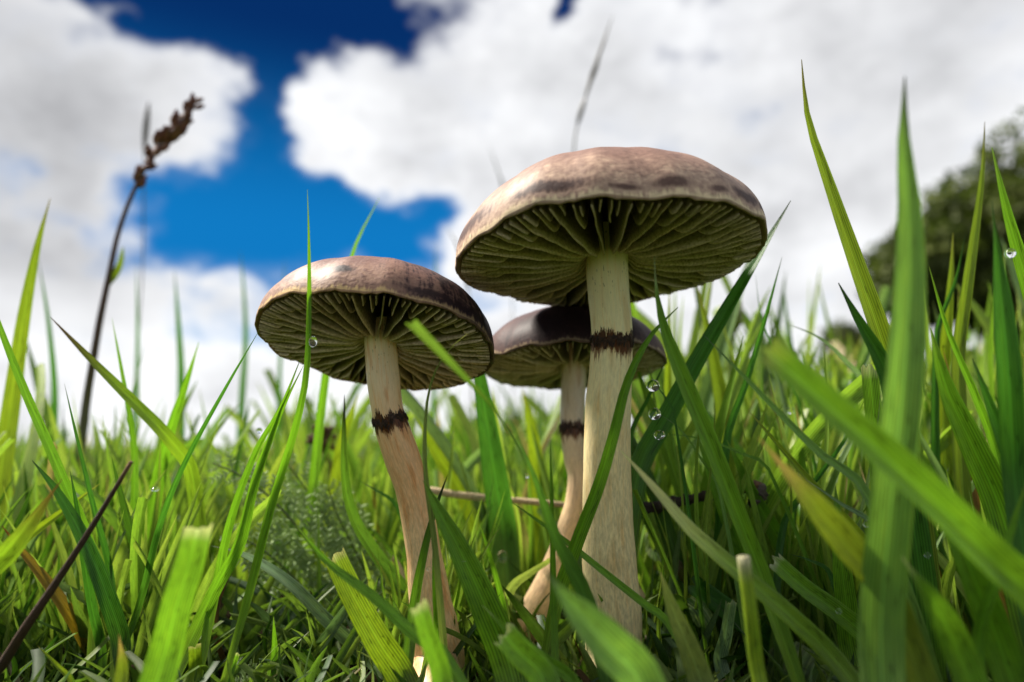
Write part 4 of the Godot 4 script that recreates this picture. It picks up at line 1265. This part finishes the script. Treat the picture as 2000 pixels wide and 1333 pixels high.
func _ready() -> void:
	# camera, sky, sun, exposure
	var cam := Camera3D.new()
	cam.name = "camera"
	cam.position = EYE
	cam.basis = cam_basis
	var lens := CameraAttributesPhysical.new()
	lens.frustum_focal_length = 24.32
	lens.frustum_focus_distance = 0.094
	lens.frustum_near = 0.01
	lens.frustum_far = 4000.0
	lens.exposure_aperture = 15.0
	cam.attributes = lens
	add_child(cam)
	cam.current = true
	var sky_mat := PanoramaSkyMaterial.new()
	sky_mat.panorama = paint_sky()
	var env := Environment.new()
	env.background_mode = Environment.BG_SKY
	env.sky = Sky.new()
	env.sky.sky_material = sky_mat
	env.tonemap_mode = Environment.TONE_MAPPER_LINEAR
	env.tonemap_exposure = 2.15
	env.sdfgi_enabled = true
	env.ssao_enabled = true
	env.ssil_enabled = true
	var we := WorldEnvironment.new()
	we.name = "world"
	we.environment = env
	add_child(we)
	var sun := DirectionalLight3D.new()
	sun.name = "sun"
	sun.light_energy = 1.6
	sun.light_color = Color(1.0, 0.97, 0.92)
	sun.light_angular_distance = 14.0
	sun.shadow_enabled = true
	add_child(sun)
	sun.look_at_from_position(Vector3(-0.58, 0.80, -0.28), Vector3.ZERO)

	fine.seed = 3
	fine.frequency = 0.02
	fine.fractal_octaves = 3
	coarse.seed = 4
	coarse.frequency = 0.02
	coarse.fractal_octaves = 2
	make_materials()
	make_hues()
	M.stem_bump = noise_tex(0.03, 5, false, null, 42)

	# ground
	var g := PlaneMesh.new()
	g.size = Vector2(3000, 3000)
	var ground := single("ground", g, M.soil, Vector3.ZERO)
	ground.set_meta("kind", "structure")
	tag(ground, "dark soil under the turf out to the horizon", "")

	# mushrooms
	make_mushroom("tallest mushroom with wide tan cap at the right of the clump", {
		"seed": 1, "centre": [1186, 512, 0.100], "R": 0.0219, "H": 0.0138, "p": 2.0, "q": 1.95, "tilt": [-5.0, 2.6], "gills": 112, "sag": 0.06,
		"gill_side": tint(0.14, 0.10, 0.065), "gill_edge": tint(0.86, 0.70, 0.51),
		"stem": [[1200, 99999, 0.1, 104], [1200, 1290, 0.1, 112], [1196, 1200, 0.1, 114], [1190, 1100, 0.1, 106], [1187, 1000, 0.1, 98], [1186, 900, 0.1, 92], [1188, 800, 0.1, 88], [1193, 720, 0.1, 82], [1195, 650, 0.1, 80], [1189, 580, 0.1, 80], [1185, 520, 0.1, 82], [1185, 440, 0.1, 84]],
		"stem_look": {"low": srgb(238, 218, 166), "high": srgb(244, 228, 176), "warm": srgb(220, 186, 128), "change": 0.6, "ring": 0.770, "ring_colour": srgb(30, 14, 8), "rough": 0.55, "coat": 0.15},
		"cap_look": {"top": srgb(114, 84, 74), "side": srgb(136, 107, 95), "pale": srgb(184, 158, 135), "margin": srgb(206, 184, 150), "dark": srgb(44, 25, 24), "rough": 0.48, "coat": 0.4,
			"blots": [[-25.0, 0.90, 15.0, 0.055, 0.85], [13.0, 0.91, 7.0, 0.045, 0.6], [46.0, 0.90, 9.0, 0.06, 0.75], [30.0, 0.93, 5.0, 0.03, 0.6], [-2.0, 0.94, 6.0, 0.025, 0.6], [62.0, 0.93, 10.0, 0.04, 0.8], [-66.0, 0.86, 20.0, 0.08, 0.75], [-95.0, 0.8, 25.0, 0.1, 0.5]]},
	})
	make_mushroom("left mushroom with brown cap and stem bent to the right below", {
		"seed": 2, "centre": [737, 675, 0.102], "R": 0.01745, "H": 0.0110, "p": 2.05, "q": 2.0, "tilt": [-16.0, -4.0], "gills": 112, "sag": 0.05,
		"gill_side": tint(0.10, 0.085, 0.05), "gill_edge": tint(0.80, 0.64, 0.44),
		"stem": [[856, 99999, 0.1, 112], [853, 1290, 0.1, 108], [846, 1230, 0.1, 98], [838, 1160, 0.1, 80], [826, 1070, 0.1, 66], [806, 960, 0.1, 66], [785, 895, 0.1, 70], [768, 845, 0.1, 68], [756, 800, 0.1, 62], [748, 740, 0.101, 64], [744, 690, 0.102, 62], [741, 620, 0.102, 62]],
		"stem_look": {"low": srgb(246, 208, 160), "high": srgb(238, 212, 166), "warm": srgb(216, 156, 102), "warmth": 0.45, "change": 0.72, "ring": 0.745, "ring_colour": srgb(26, 12, 7), "rough": 0.4, "coat": 0.6},
		"cap_look": {"top": srgb(104, 70, 64), "side": srgb(112, 80, 72), "pale": srgb(160, 128, 106), "margin": srgb(200, 168, 118), "dark": srgb(26, 14, 18), "rough": 0.42, "coat": 0.55,
			"blots": [[98.0, 0.55, 82.0, 0.95, 1.0], [55.0, 0.95, 40.0, 0.12, 0.9], [35.0, 0.92, 22.0, 0.05, 0.8], [-8.0, 0.80, 7.0, 0.05, 0.9], [-32.0, 0.84, 9.0, 0.05, 0.5], [120.0, 0.7, 50.0, 0.4, 0.9]]},
	})
	make_mushroom("small rear mushroom with dark purple-brown cap behind the tallest stem", {
		"seed": 3, "centre": [1118, 717, 0.126], "R": 0.0168, "H": 0.0105, "p": 2.1, "q": 1.9, "tilt": [-8.0, 1.0], "gills": 92, "sag": 0.05,
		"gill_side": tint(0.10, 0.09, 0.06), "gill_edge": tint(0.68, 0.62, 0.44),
		"stem": [[985, 99999, 0.116, 96], [1010, 1270, 0.116, 86], [1050, 1190, 0.117, 66], [1085, 1110, 0.118, 56], [1108, 1040, 0.119, 46], [1124, 980, 0.120, 40], [1128, 930, 0.121, 38], [1122, 890, 0.122, 44], [1118, 840, 0.123, 48], [1119, 780, 0.125, 48], [1121, 730, 0.126, 50], [1122, 670, 0.126, 50]],
		"stem_look": {"low": srgb(240, 206, 162), "high": srgb(220, 202, 176), "warm": srgb(186, 150, 120), "change": 0.65, "ring": 0.752, "ring_colour": srgb(30, 15, 10), "rough": 0.35, "coat": 0.7},
		"cap_look": {"top": srgb(66, 46, 48), "side": srgb(70, 48, 48), "pale": srgb(98, 74, 66), "margin": srgb(160, 140, 110), "dark": srgb(30, 19, 22), "rough": 0.48, "coat": 0.3,
			"blots": [[0.0, 0.8, 60.0, 0.3, 0.8]]},
	})
	hero_blades()
	turf()
